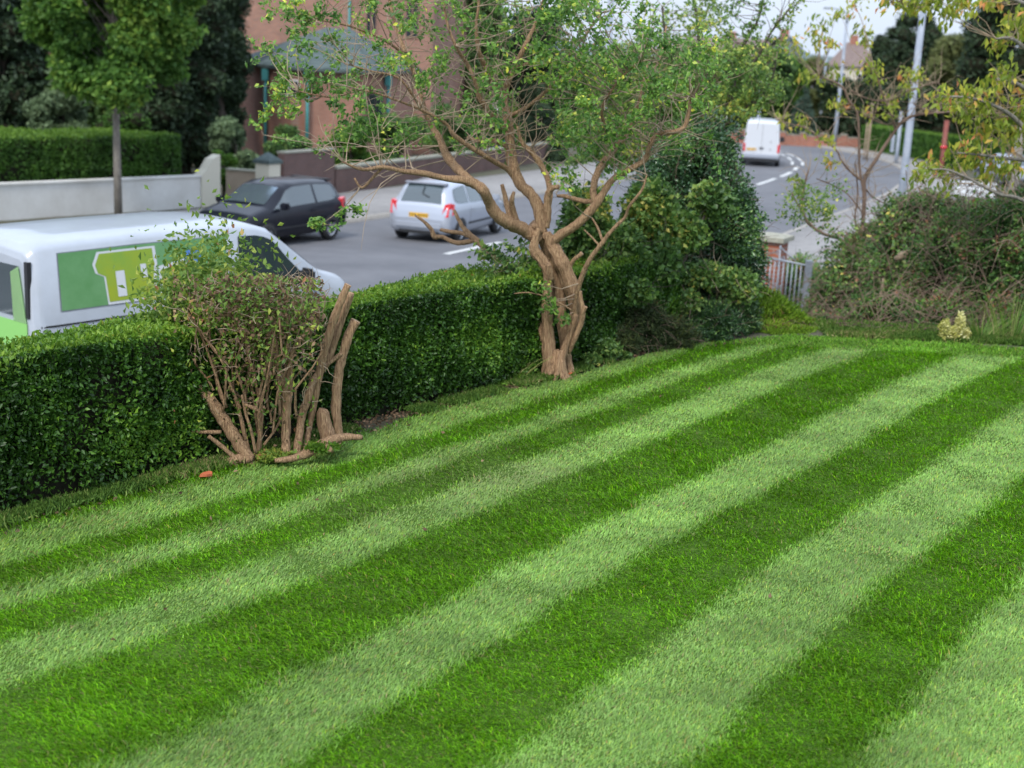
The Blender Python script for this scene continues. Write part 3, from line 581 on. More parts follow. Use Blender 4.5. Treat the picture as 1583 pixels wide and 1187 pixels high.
# root flare
for k in range(7):
    a = k*.9; r = random.uniform(.12, .26); b = troot+np.array([math.cos(a)*r, math.sin(a)*r*.8, -.02])
    trunk.tube([b, troot*.55+b*.45+[0, 0, .035], troot*.75+b*.25+[0, 0, .10], troot*.8+b*.2+[0, 0, .26]], [.008, .022, .028, .012], 10, ridge=.1)
trunk.build('trunk', MT['bark'], T, off=troot)
limb_defs = [
 [(832, 372, .05, 14), (818, 360, .04, 13.5), (803, 352, .0, 13), (785, 344, -.1, 12.5), (769, 332, -.15, 12), (757, 315, -.2, 11), (748, 296, -.3, 10.5), (734, 284, -.3, 10), (712, 278, -.35, 8), (685, 275, -.4, 6.5), (656, 268, -.5, 6), (626, 265, -.6, 5), (593, 258, -.7, 4), (560, 262, -.8, 3), (530, 250, -.9, 2)],
 [(730, 282, -.3, 8), (714, 268, -.2, 8.5), (701, 255, -.1, 9), (688, 236, 0, 8.5), (680, 215, .1, 7), (668, 196, .15, 6), (655, 165, .2, 5), (645, 125, .3, 4.5), (628, 85, .4, 4), (612, 40, .5, 3.5), (600, -10, .6, 3), (590, -60, .6, 2)],
 [(803, 352, .0, 7), (797, 338, -.02, 6.5), (792, 322, -.05, 6), (791, 308, -.1, 5), (795, 296, -.1, 3)],
 [(792, 345, .0, 6), (786, 325, .06, 6), (781, 305, .1, 5), (776, 285, .1, 4)],
 [(838, 360, .06, 11), (834, 335, .06, 11.5), (829, 313, .08, 11.5), (818, 298, .1, 11), (804, 284, .12, 10.5), (795, 262, .15, 11), (790, 239, .2, 10.5), (788, 210, .2, 9.5), (784, 180, .25, 8.5), (780, 155, .3, 7), (786, 125, .3, 6), (796, 105, .4, 5.5), (812, 70, .4, 4.5), (827, 38, .5, 3.5), (840, 0, .6, 3), (845, -40, .6, 2)],
 [(779, 160, .3, 6), (768, 140, .25, 5.5), (757, 120, .2, 5), (748, 98, .15, 5), (740, 78, .1, 4), (736, 40, .1, 3), (740, 0, .1, 2.5), (730, -40, 0, 2)],
 [(783, 200, .2, 6), (766, 184, .1, 6), (752, 166, .0, 5.5), (741, 150, -.05, 5), (733, 122, -.1, 4), (721, 97, -.1, 4), (704, 70, -.2, 3), (690, 30, -.2, 2.5), (684, -20, -.2, 2)],
 [(797, 278, .15, 6), (785, 262, .1, 5.5), (768, 252, .0, 5), (750, 241, -.1, 5), (724, 225, -.15, 4.5), (701, 208, -.2, 4.5), (692, 194, -.2, 3.5), (672, 180, -.3, 3), (640, 165, -.4, 2.5), (600, 150, -.5, 2)],
 [(788, 232, .2, 5), (776, 222, .15, 5), (760, 217, .1, 4.5), (742, 218, .1, 4), (722, 212, .1, 3)],
 [(843, 352, .06, 8), (846, 333, .05, 8), (846, 312, .04, 7.5), (848, 298, .02, 6.5), (855, 290, .0, 5.5), (864, 289, -.02, 4.5)],
 [(846, 325, .1, 6.5), (850, 300, .15, 6), (847, 276, .2, 6), (838, 258, .2, 6), (828, 243, .2, 5.5), (818, 232, .2, 5.5), (806, 219, .2, 4), (800, 195, .2, 3)],
 [(848, 378, .06, 12), (858, 370, .03, 9.5), (873, 359, .0, 8.5), (892, 347, -.05, 8), (911, 328, -.08, 8.2), (924, 312, -.1, 8.5), (936, 293, -.1, 7), (950, 275, -.12, 6.5), (978, 259, -.2, 6), (998, 246, -.22, 5.5), (1004, 225, -.25, 5), (1018, 207, -.25, 5), (1040, 204, -.3, 5), (1056, 198, -.3, 4.5), (1064, 180, -.3, 3.5), (1068, 150, -.3, 2.5)],
 [(923, 314, -.1, 7), (917, 302, -.08, 6.5), (918, 285, -.05, 6.5), (922, 270, .0, 7), (932, 252, .05, 7), (944, 238, .1, 6), (956, 222, .1, 5.5), (966, 212, .15, 4), (976, 190, .2, 3), (990, 150, .2, 2.5), (1000, 100, .3, 2)],
 [(919, 312, -.05, 5), (903, 311, .02, 4.8), (886, 307, .1, 4.5), (872, 303, .15, 4), (862, 303, .2, 3)],
 [(888, 488, .0, 6.5), (889, 462, -.05, 5.5), (896, 438, -.1, 5.2), (904, 417, -.15, 5), (914, 398, -.2, 5), (930, 377, -.25, 4.6), (941, 362, -.28, 4), (953, 349, -.3, 3.5), (967, 335, -.3, 3.2), (972, 320, -.35, 2.8), (986, 302, -.4, 2.8), (994, 290, -.4, 2.2), (1000, 270, -.4, 1.5)],
 [(931, 371, -.25, 2.5), (924, 352, -.2, 2.3), (915, 337, -.2, 2)],
 [(927, 380, -.25, 2), (914, 366, -.2, 1.8), (903, 355, -.2, 1.3)],
 [(886, 455, .08, 4.5), (882, 436, .08, 4.5), (880, 418, .06, 4.5), (885, 404, .03, 4.2), (894, 396, .0, 4), (900, 391, 0, 4.5)],
 [(880, 545, .03, 4), (888, 525, -.02, 5), (898, 500, -.05, 5.5), (901, 480, -.08, 5.5), (898, 462, -.08, 4), (897, 450, -.08, 3.6)],
 [(900, 486, -.08, 4), (906, 474, -.1, 3.5)],
 [(792, 416, .3, 5), (777, 406, .35, 5.5), (765, 397, .4, 5.5), (748, 382, .5, 6), (733, 369, .55, 6.5), (720, 357, .6, 5.5), (711, 343, .65, 4.2), (702, 325, .7, 3)],
 [(733, 371, .55, 5), (716, 375, .6, 5), (700, 374, .65, 4.5), (684, 366, .7, 4), (672, 366, .7, 5), (667, 355, .7, 4), (655, 342, .7, 3.2), (642, 333, .75, 2.2)],
 [(728, 366, .57, 4.5), (712, 360, .62, 4), (694, 358, .66, 4), (681, 355, .7, 3.5)],
 [(884, 480, -.1, 2), (868, 470, -.16, 1.8), (850, 462, -.2, 1.6), (832, 455, -.24, 1.5), (812, 452, -.28, 1.3), (795, 454, -.3, 1)],
 [(592, 258, -.7, 3), (580, 270, -.7, 3), (560, 290, -.7, 2.5), (548, 275, -.7, 2)],
 [(600, 150, -.5, 2), (560, 140, -.6, 1.8), (510, 150, -.7, 1.5), (460, 140, -.8, 1.2)],
 [(628, 85, .4, 3), (590, 60, .2, 2.5), (540, 40, 0, 2), (490, 30, -.2, 1.5)],
 [(668, 196, .15, 3), (640, 150, .0, 2.8), (615, 120, -.1, 2.2), (575, 110, -.2, 1.6), (540, 100, -.2, 1.2)],
 [(966, 212, .15, 3.5), (985, 180, .3, 3), (1000, 130, .5, 2.6), (1020, 90, .6, 2), (1030, 40, .7, 1.5)],
 [(796, 105, .4, 4), (830, 95, .5, 3.4), (870, 92, .5, 3), (900, 60, .6, 2.4), (930, 20, .6, 2)],
 [(784, 180, .25, 4), (815, 165, .3, 3.6), (850, 135, .4, 3.4), (880, 100, .4, 3), (905, 75, .4, 2.4), (940, 60, .5, 2)],
 [(938, 205, .1, 3), (930, 170, .0, 3), (945, 140, -.1, 2.6), (965, 115, -.1, 2.2), (990, 95, -.1, 1.8)],
]
limb = MB(); LB = limbs_px(limb_defs, TY, limb, n=16, ridge=.06, rs=.80)
limb.build('branches', MT['bark'], T, off=troot)
def cutface(mb, p, d, r):
    p = np.array(p); d = np.array(d)/np.linalg.norm(d); a = np.cross(d, [0, .3, 1.]); a /= np.linalg.norm(a); b = np.cross(d, a)
    ring = [p+(a*math.cos(q)+b*math.sin(q))*r for q in np.linspace(0, 2*math.pi, 11)[:-1]]; mb.add(ring, [tuple(range(10))])
for k in (17, 18, 19): cf = MB(); p, r = LB[k]; cutface(cf, p[-1]+(p[-1]-p[-2])*.02, p[-1]-p[-2], r[-1]*.95); cf.build('cut_end', MT['cutwood'], T, off=troot)
LP = np.concatenate([p for p, _ in LB[:17]+LB[24:]])
def clumps(regions, Y0, dYs):
    out_ = []
    ok_ = lambda x, y: not (1118 < x < 1230 and y > 172)
    for (x0, x1, y0, y1, n, r0, r1, k) in regions:
        for _ in range(n):
            x, y = random.uniform(x0, x1), random.uniform(y0, y1)
            while not ok_(x, y): x, y = random.uniform(x0, x1), random.uniform(y0, y1)
            out_.append((x, y, random.uniform(r0, r1), random.uniform(*dYs), k))
    return out_
def crown_px(T_, off, cl, Y0, LP_, size, leaf, twigm, aspect=.55, droop=.35, tw=(.0045, .0018), spread=1., name='crown', bare=0, barelen=.5, bmin=0):
    mb = MB(); Cs = []; Ds = []
    for (x, y, r, dy, k) in cl:
        c = aty(x, y, Y0+dy); d = np.linalg.norm(LP_-c, axis=1); d = d + (LP_[:, 2] > c[2]+.05)*.5; j = d.argmin(); a = LP_[j]
        rr = r*(Y0+dy)/2150; m_ = (a+c)/2 + rng.normal(size=3)*.05*d[j]; m_[2] -= .06*d[j]
        mb.tube([a, a*.7+m_*.3+rng.normal(size=3)*.01, m_, c*.6+m_*.4+rng.normal(size=3)*.012, c], [tw[0]*(1+min(d[j], 1)*.8), tw[0]*1.1, tw[0]*.85, tw[0]*.6, tw[1]], 5, False)
        ns_ = random.randint(3, 5)
        for _ in range(ns_):
            e = c + rng.normal(size=3)*rr*np.array([.9, .9, .8]); mb.tube([c, (c+e)/2+rng.normal(size=3)*.01, e], [tw[1], tw[1]*.9, tw[1]*.6], 4, False)
            kk = max(3, int(k/ns_)); f = rng.uniform(.3, 1.15, kk)[:, None]; q = c + (e-c)*f + rng.normal(size=(kk, 3))*size*.5
            dd = (e-c)/(np.linalg.norm(e-c)+1e-9); Cs.append(q); Ds.append(np.tile(dd*.6, (kk, 1)))
    for _ in range(bare):
        a = LP_[rng.integers(len(LP_))]
        while bmin and a[2] < bmin: a = LP_[rng.integers(len(LP_))]
        twigs(mb, [a], [np.array([random.uniform(-1, 1), random.uniform(-.8, .8), random.uniform(.1, 1.3)])], barelen, tw[0]*1.1, curl=.8, n=5)
    mb.build('twigs', twigm, T_, off=off)
    C = np.concatenate(Cs); D = np.concatenate(Ds)
    leafmesh(name, C, size, leaf, T_, aspect, D, spread, droop=droop, off=off)
cl = clumps([(395, 620, -30, 235, 30, 14, 24, 50), (600, 760, -70, 235, 52, 13, 24, 36), (740, 900, -70, 160, 58, 13, 24, 40), (840, 1010, -30, 130, 44, 14, 26, 46),
             (850, 1105, 90, 225, 62, 14, 26, 46), (840, 960, 220, 290, 9, 10, 18, 30), (1000, 1110, 60, 170, 16, 14, 24, 44)], TY, (-.9, 1.1))
cl += [(460, 22, 20, -.2, 150), (455, 60, 14, -.3, 60), (425, 148, 24, -.6, 150), (468, 152, 24, -.7, 120), (518, 150, 26, -.7, 140), (545, 175, 24, -.6, 140), (590, 182, 28, -.5, 150), (500, 60, 22, 0, 80),
       (495, 348, 12, -.7, 70), (540, 322, 12, -.7, 70), (440, 110, 14, -.6, 40), (640, 30, 18, .2, 70), (645, 120, 18, .1, 60), (745, 200, 26, .3, 120), (560, 215, 20, -.6, 80), (620, 205, 20, -.3, 70),
       (850, 460, 8, -.22, 34), (838, 440, 8, -.3, 30), (845, 468, 10, -.25, 26), (868, 490, 9, -.12, 30), (857, 478, 7, -.16, 16)]
cl = [(a, b, c, d, int(e*1.45)) for a, b, c, d, e in cl]
crown_px(T, troot, cl, TY, LP, .044, LM['tree'], MT['twig'], bare=380, barelen=.6, bmin=1.75)
# sprouting shoots on the hedge side
cl2 = [(random.uniform(740, 835), random.uniform(385, 470), random.uniform(9, 15), random.uniform(.0, .5), 34) for _ in range(24)] + [(760, 395, 12, .3, 60), (725, 462, 13, -.2, 40), (770, 455, 12, -.2, 40), (745, 440, 12, -.1, 40), (800, 385, 10, .3, 40)]
off2 = troot
mbp = np.concatenate([stems[6][0], LB[20][0], LB[23][0]])
tp = np.array([.02, 11.75, 0.])
S2 = thing('leafy_sucker', [tp[0], tp[1], 0], 'mid green leafy shoots poking over the hedge just left of the gnarled tree', 'shrub')
mb = MB(); stp = [np.array([tp[0], tp[1], -.02])]; 
for z in (.3, .6, .9, 1.1): stp.append(np.array([tp[0]+random.uniform(-.04, .04), tp[1]+random.uniform(-.05, .05), z]))
mb.tube(stp, [.012, .011, .009, .008, .005], 6); mb.build('stem', MT['twig'], S2, off=np.array([tp[0], tp[1], 0.]))
crown_px(S2, np.array([tp[0], tp[1], 0.]), cl2, TY, np.array(stp), .062, LM['shrub'], MT['twig'], tw=(.004, .0018))

# ---- cut-back stump shrub
SY = 8.75; sb = atz(440, 700, 0.); sroot = np.array([sb[0], sb[1], 0.])
S = thing('pruned_shrub', sroot, 'hard pruned shrub with thick sawn stems and brown twiggy regrowth beside the lawn', 'shrub')
sdef = [
 [(385, 712, .0, 14), (372, 690, .0, 13), (358, 668, 0, 12.5), (345, 648, .0, 12), (330, 625, 0, 11.5), (315, 606, 0, 11), (303, 591, 0, 10.5)],
 [(345, 650, .05, 5), (360, 655, .05, 5)],
 [(318, 620, .05, 5), (290, 619, .05, 5), (262, 618, .0, 5.5), (238, 618, 0, 6)],
 [(242, 617, 0, 3), (228, 608, 0, 2.8), (215, 597, 0, 2.2)],
 [(262, 616, 0, 2.5), (258, 603, 0, 2)],
 [(342, 668, .0, 4), (318, 668, -.05, 4), (296, 667, -.1, 3.5)],
 [(366, 710, -.05, 4.5), (345, 692, -.06, 4.5), (322, 674, -.08, 4)],
 [(392, 722, 0, 12), (382, 712, 0, 13), (375, 700, 0, 12)],
 [(512, 690, .25, 16), (505, 668, .25, 15), (500, 645, .25, 14), (500, 632, .25, 9)],
 [(520, 690, .28, 10), (524, 672, .3, 9), (520, 640, .3, 10), (521, 600, .32, 10), (527, 560, .35, 9.5), (538, 520, .38, 9.5), (550, 495, .4, 10)],
 [(470, 708, .1, 6), (474, 685, .2, 6.5), (478, 660, .25, 6), (486, 620, .25, 7), (494, 575, .25, 8), (503, 535, .25, 8.5), (515, 495, .25, 8), (527, 465, .25, 7.5), (538, 440, .25, 7)],
 [(492, 580, .3, 6.5), (505, 560, .32, 8), (518, 525, .34, 7.5), (530, 490, .36, 7), (543, 453, .36, 6.5)],
 [(458, 706, .1, 8), (462, 676, .15, 8), (466, 646, .2, 8), (474, 620, .2, 8), (484, 590, .22, 7), (497, 570, .28, 5), (515, 556, .32, 4.5), (528, 546, .33, 4.5)],
 [(444, 712, .05, 9), (442, 690, .08, 9), (442, 660, .1, 9), (442, 630, .1, 10), (443, 605, .1, 10), (442, 585, .1, 8)],
 [(443, 640, .1, 4), (443, 600, .1, 4), (448, 570, .1, 4.2), (452, 545, .1, 4.2), (462, 528, .08, 4.2), (478, 508, .05, 4), (490, 495, .02, 3.8), (492, 482, .0, 3.5), (486, 470, 0, 3)],
 [(436, 595, .1, 3.5), (430, 570, .1, 3.5), (424, 540, .1, 3), (420, 515, .1, 2.8)],
 [(440, 600, .08, 3.5), (434, 570, .05, 3.2), (428, 545, .05, 3), (424, 515, 0, 3)],
 [(400, 700, .1, 5), (402, 670, .1, 5), (404, 640, .1, 4.5), (402, 600, .1, 4)],
 [(385, 700, .05, 4), (378, 672, .05, 4), (372, 645, .05, 3.5), (364, 615, .05, 3)],
 [(350, 630, .05, 4), (338, 600, .05, 4), (332, 570, .05, 4), (327, 548, .05, 3.5)],
 [(395, 700, .0, 3), (388, 665, 0, 3), (380, 640, 0, 3), (374, 610, 0, 2.6)],
 [(378, 625, -.05, 3), (395, 632, -.05, 4.5), (398, 634, -.05, 4)],
]
sm_ = MB(); SB = limbs_px(sdef, SY, sm_, n=16, ridge=.06, rs=.82); sm_.build('stems', MT['bark'], S, off=sroot)
for k in (0, 2, 5, 9, 10, 11, 13): cf = MB(); p, r = SB[k]; cutface(cf, p[-1]+(p[-1]-p[-2])*.02, p[-1]-p[-2], r[-1]*.95); cf.build('sawn_end', MT['cutwood'], S, off=sroot)
# roots lying on the edge of the lawn
rt = MB(); limbs_px([[(300, 738, -.15, 6), (325, 728, -.14, 7), (352, 716, -.08, 8), (380, 706, 0, 9)], [(425, 712, -.1, 4), (455, 708, -.06, 6), (480, 698, 0, 8), (505, 684, .08, 9), (530, 676, .15, 7), (560, 676, .2, 4)], [(505, 690, .0, 5), (512, 698, -.05, 5)]], SY, rt)
rt.build('surface_roots', MT['bark'], S, off=sroot)
ul = np.concatenate([p for p, _ in SB]); 
fine = MB()
for _ in range(46):
    x, y = random.uniform(280, 505), random.uniform(425, 560); x0 = 390+(x-390)*.55+random.uniform(-20, 20); y0 = min(y+random.uniform(70, 170), 705)
    dy = random.uniform(-.25, .35); a = aty(x0, y0, SY+dy*.5+.05); b = aty(x, y, SY+dy); m_ = (a+b)/2+rng.normal(size=3)*.07; fine.tube([a, a*.7+m_*.3+rng.normal(size=3)*.02, m_, m_*.4+b*.6+rng.normal(size=3)*.02, b, b+rng.normal(size=3)*.05+[0, 0, .03]], [.0095, .009, .0075, .006, .004, .0018], 6, False)
fine.build('thin_shoots', MT['bark'], S, off=sroot)
fp = MB()
twigs(fp, [aty(random.uniform(280, 505), 430+random.gammavariate(1.7, 45), SY+random.uniform(-.3, .4)) for _ in range(420)], [np.array([random.uniform(-1, 1), random.uniform(-1, 1), random.uniform(-.4, 1.)]) for _ in range(420)], .14, .003, curl=1., n=4)
fp.build('dry_twigs', MT['twig'], S, off=sroot)
P = np.array([aty(x, y, SY+random.uniform(-.35, .45)) for x, y in zip(np.clip(rng.normal(388, 60, 2800), 260, 500-rng.uniform(0, 30, 2800)), 425+rng.gamma(1.7, 48, 2800))]); kk = rng.uniform(0, 1, len(P)) < .8
leafmesh('sprouts', P, .038, LM['stump'], S, .5, np.tile([0, 0, .6], (len(P), 1)), 1., off=sroot)
P = np.array([aty(x, y, SY+random.uniform(-.3, .4)) for x, y in zip(np.clip(rng.normal(395, 58, 2300), 270, 502-rng.uniform(0, 25, 2300)), 425+rng.gamma(1.6, 42, 2300))])
leafmesh('dry_flower_heads', P, .032, LM['dead'], S, .7, np.tile([0, 0, .3], (len(P), 1)), 1., off=sroot)
P = np.array([aty(x, y, SY+.5+random.uniform(-.35, .5)) for x, y in zip(rng.normal(322, 42, 8500), 530-rng.gamma(2.6, 23, 8500))])
leafmesh('leafy_shoots', P, .05, LM['stump'], S, .5, np.tile([0, 0, .6], (len(P), 1)), 1., off=sroot)
up = MB()
for _ in range(34):
    x = random.gauss(305, 34); a = aty(330, 590, SY+.35); b = aty(x, random.uniform(385, 480), SY+.5+random.uniform(-.3, .4)); up.tube([a, (a+b)/2+rng.normal(size=3)*.03, b], [.005, .004, .0018], 5, False)
up.build('upright_shoots', MT['twig'], S, off=sroot)
for (px, py, rx, ry, lab, lf, sz, n_) in ((425, 704, 30, 9, 'small leafy weeds growing among the bases of the pruned stems', 'stump', .035, 900), (500, 690, 30, 8, 'low green weeds around the sawn stump at the right of the pruned shrub', 'privettop', .03, 800), (372, 712, 18, 6, 'tuft of weeds at the foot of the thick leaning stem of the pruned shrub', 'rough', .06, 700)):
    shrub('low_weed', lab, 'weed', [pxblob(px, py, rx, ry, SY+.03), pxblob(px-8, py+2, rx*.7, ry*.8, SY-.02)], n_, sz, lf, core=False, aspect=.5 if sz < .05 else .1, depth=.95, droop=-.4, base=0.)
# terracotta shards
for (x, y, r, lab) in ((318, 735, .034, 'broken terracotta shard by the roots of the pruned shrub'), (882, 578, .03, 'broken terracotta shard at the foot of the gnarled tree')):
    p = atz(x, y, .02); mb = MB(); k = 7; ring = [(r*1.5*math.cos(q)*random.uniform(.8, 1.1), r*math.sin(q), .012*math.cos(q*1.3)) for q in np.linspace(0, 6.28, k+1)[:-1]]
    mb.add([(a, b, c) for a, b, c in ring]+[(a*.9, b*.9, c+.016) for a, b, c in ring], [tuple(range(k-1, -1, -1)), tuple(range(k, 2*k))]+[(i, (i+1) % k, k+(i+1) % k, k+i) for i in range(k)])
    o = mb.build('terracotta_shard', MT['terracotta']); o.location = p; o.rotation_euler = (.25, .1, .6); tag(o, lab, 'shard')

# ---- shrubs behind the tree
shrub('evergreen_shrub', 'tall dark glossy evergreen shrub left of the brick gate pillar', 'shrub',
      [pxblob(1085, 255, 62, 75, 14.9), pxblob(1118, 350, 58, 90, 14.6), pxblob(1030, 300, 52, 80, 14.8), pxblob(1148, 405, 38, 62, 15.4), pxblob(1140, 450, 36, 40, 15.2), pxblob(1062, 430, 70, 66, 14.5), pxblob(1000, 400, 60, 80, 14.4)], 62000, .042, 'evergreen', nt=700, tl=.35, tr=.0035, tm='twigred', depth=.6, ck=.58, stems=6)
shrub('round_leaf_shrub', 'bright round-leaved shrub between the gnarled tree and the dark evergreen', 'shrub',
      [pxblob(905, 350, 42, 62, 13.2), pxblob(955, 395, 48, 52, 13.0), pxblob(1005, 330, 46, 50, 13.4), pxblob(930, 440, 46, 36, 12.8), pxblob(1015, 405, 42, 40, 13.2), pxblob(1100, 310, 34, 30, 13.7), pxblob(1060, 360, 34, 30, 13.5), pxblob(985, 452, 30, 22, 12.7)], 17000, .055, 'shrub', core=False, aspect=.8, depth=.7, nt=120, tl=.4, stems=7, tm='barkdark')
shrub('yellow_spotted_shrub', 'small shrub with yellowing leaves low in front of the evergreen', 'shrub',
      [pxblob(1090, 425, 50, 22, 13.9), pxblob(1050, 465, 40, 22, 13.7), pxblob(1140, 440, 38, 30, 14.0)], 3800, .045, 'shrub', core=False, aspect=.7, depth=.8, nt=50, tint=np.clip(rng.beta(1.6, 3.0, 3800), 0, 1))
shrub('heather_mound', 'brownish green heather mound at the lawn edge right of the gnarled tree', 'shrub',
      [pxblob(985, 500, 46, 44, 12.9), pxblob(1030, 520, 46, 32, 13.2), pxblob(955, 530, 34, 28, 12.7)], 26000, .05, 'heather', aspect=.12, droop=.0, nt=260, tl=.25, tr=.003, tm='twigred', depth=.4, ck=.7, base=-.02)
shrub('heather_mound', 'dark grey green feathery mound between the heather and the golden conifer', 'shrub',
      [pxblob(1090, 500, 54, 36, 13.8), pxblob(1130, 490, 44, 40, 14.2), pxblob(1060, 520, 34, 26, 13.5)], 24000, .05, 'evergreen', aspect=.14, droop=-.1, nt=200, tl=.25, tr=.003, tm='twigred', depth=.4, ck=.7, base=-.02)
shrub('golden_conifer', 'low golden green conifer mound in front of the steel gate', 'shrub',
      [pxblob(1184, 486, 44, 36, 14.75), pxblob(1215, 500, 34, 26, 14.7), pxblob(1152, 498, 34, 30, 14.6), pxblob(1242, 514, 24, 11, 14.6), pxblob(1192, 510, 58, 16, 14.5)], 30000, .055, 'golden', aspect=.16, droop=-.5, spread=.5, nt=120, tl=.15, tr=.003, tm='twigred', depth=.4, ck=.7)
shrub('variegated_shrub', 'small cream and yellow variegated shrub at the far edge of the lawn', 'shrub',
      [pxblob(1476, 524, 22, 13, 14.25), pxblob(1460, 512, 7, 20, 14.2), pxblob(1484, 506, 6, 23, 14.25), pxblob(1493, 520, 7, 12, 14.25), pxblob(1471, 519, 9, 15, 14.2)], 4600, .038, 'variegated', core=True, ck=.35, aspect=.42, droop=-.5, depth=.9)
shrub('ivy_shrub', 'dark leafy shrub seen through the bars behind the steel gate', 'shrub', [pxblob(1215, 470, 34, 58, 25.6), pxblob(1245, 445, 26, 50, 25.2), pxblob(1230, 420, 22, 24, 26.), pxblob(1262, 470, 28, 60, 24.2)], 12000, .06, 'bramble', nt=120, tl=.4, tm='twigred', depth=.4)
for (px, py, rx, ry, lf, lab, sz) in ((1290, 525, 26, 12, 'shrub', 'low green weeds right of the golden conifer at the lawn crest', .05), (1335, 522, 30, 14, 'bramble', 'dark low weeds in front of the bramble hedge, left part', .05), (1385, 524, 26, 14, 'rough', 'strappy bright green weeds in front of the bramble hedge', .09), (1430, 528, 22, 12, 'bramble', 'low dark weeds just left of the variegated shrub', .05), (1535, 532, 30, 14, 'bramble', 'brownish low weeds right of the variegated shrub', .05)):
    shrub('low_weed', lab, 'weed', [pxblob(px, py, rx, ry, 14.75), pxblob(px+14, py+3, rx*.7, ry*.8, 14.6)], 2600, sz, lf, core=False, aspect=.5 if sz < .08 else .12, depth=.9, droop=-.2, nt=30, tl=.2, tm='twigred')
# broad leaved weeds and sword leaves in the bed
def blades(name, label, px, py, Y, n, h, leaf, wdt=.012, sp=.06, lean=.25, cat='plant'):
    b = aty(px, py, Y); b[2] = float(ground(b[0], b[1])); V = []; Fs = []; tn = []
    for k in range(n):
        a = random.uniform(0, 6.28); p = np.array([math.cos(a), math.sin(a), 0])*random.uniform(0, sp); d = np.array([math.cos(a)*lean, math.sin(a)*lean, 1.]); hh = h*random.uniform(.5, 1.1); s_ = np.array([-math.sin(a+.7), math.cos(a+.7), 0]); o = len(V)
        for i, f in enumerate((0, .35, .7, 1.)):
            q = p + d*hh*f + np.array([d[0], d[1], -.5*lean])*hh*f*f*.8; ww = wdt*(1-f**2)+.0008; V += [q-s_*ww, q+s_*ww]
        for i in range(3): Fs.append((o+2*i, o+2*i+1, o+2*i+3, o+2*i+2))
        tn += [random.random()]*8
    o = meshnp(name, np.array(V), np.array(Fs), LM[leaf], tint=np.array(tn)); o.location = b; tag(o, label, cat)
blades('sword_leaf_plant', 'upright sword-shaped green leaves beside the hedge end', 812, 580, 11.62, 16, .38, 'privettop', .010, .05, .12)
blades('grass_tuft', 'long thin grass tuft at the hedge foot left of the sword leaves', 790, 590, 11.5, 60, .3, 'rough', .003, .10, .5)
blades('grass_tuft', 'tall dry grass tuft at the right edge beyond the lawn', 1562, 540, 14.6, 110, .62, 'rough', .004, .28, .25)
blades('grass_tuft', 'green grass tuft right of the variegated shrub', 1515, 535, 14.5, 90, .35, 'rough', .004, .22, .4)
shrub('low_weed', 'dark leafy weed at the foot of the gnarled tree on its right', 'weed', [pxblob(935, 540, 26, 18, 12.35), pxblob(915, 555, 16, 10, 12.1), pxblob(960, 550, 16, 9, 12.5)], 1500, .05, 'shrub', core=False, aspect=.5, depth=.9)
shrub('low_weed', 'small green weed patch at the hedge foot left of the gnarled tree', 'weed', [pxblob(700, 605, 26, 8, 11.05), pxblob(760, 592, 30, 9, 11.3), pxblob(800, 583, 20, 8, 11.5)], 1500, .035, 'privettop', core=False, aspect=.5, depth=.9)

# ---- loose tree behind
LY = 17.2; lb = aty(1113, 330, LY); lroot = np.array([lb[0], lb[1], float(ground(lb[0], lb[1]))])
LT = thing('slender_tree', lroot, 'slender tree with dark upright trunk and loose leafy sprays against the sky', 'tree')
ldef = [[(1114, 560, 0, 9), (1113, 400, 0, 8.5), (1112, 320, 0, 8), (1112, 260, 0, 7.5), (1110, 215, 0, 6.5), (1104, 170, 0, 5.5), (1092, 120, 0, 4), (1082, 70, 0, 3), (1076, 20, 0, 2), (1072, -20, 0, 1.5)],
        [(1110, 215, 0, 4.5), (1124, 170, .1, 4), (1136, 120, .2, 3.2), (1150, 70, .2, 2.4), (1172, 30, .2, 1.8), (1182, -10, .2, 1.2)],
        [(1108, 190, 0, 4), (1080, 150, -.2, 3.5), (1050, 110, -.3, 3), (1030, 60, -.4, 2), (1024, 10, -.4, 1.5)],
        [(1112, 240, 0, 4), (1070, 200, .3, 3.5), (1020, 165, .5, 3), (980, 130, .6, 2.2), (960, 80, .6, 1.5)],
        [(1136, 120, .2, 2.5), (1170, 90, .1, 2.2), (1192, 50, .1, 1.8), (1215, 20, .1, 1.4), (1232, -5, .1, 1)],
        [(1111, 215, 0, 3), (1130, 190, -.2, 2.6), (1155, 165, -.3, 2), (1190, 130, -.3, 1.4), (1200, 90, -.3, 1)]]
mb = MB(); LL = limbs_px(ldef, LY, mb, n=8); mb.build('trunk', MT['barkdark'], LT, off=lroot)
LLP = np.concatenate([p[4:] for p, _ in LL])
cl = clumps([(905, 1180, 110, 245, 190, 16, 26, 60), (930, 1180, 60, 130, 80, 14, 24, 46), (1000, 1120, 0, 80, 22, 12, 20, 30), (1120, 1200, 100, 215, 34, 14, 22, 50), (1050, 1112, 200, 255, 20, 12, 20, 60), (880, 960, 90, 260, 40, 16, 26, 60)], LY, (-1., 1.2))
for ch in ([(1150, 75), (1160, 50), (1172, 30), (1180, 5), (1184, -15)], [(1192, 60), (1205, 38), (1218, 22), (1232, 5)], [(1125, 50), (1115, 30), (1135, 15), (1140, -5)], [(1095, 30), (1100, 5), (1088, -10)], [(1190, 80), (1200, 70)]):
    for (x, y) in ch: cl += [(x+random.uniform(-5, 5), y, 9, .1, 22), (x+random.uniform(-7, 7), y+8, 7, .1, 14)]
cl = [(a, b, c, d, int(e*1.3)) for a, b, c, d, e in cl]
crown_px(LT, lroot, cl, LY, LLP, .055, LM['loose'], MT['twigred'], bare=60, barelen=.5)

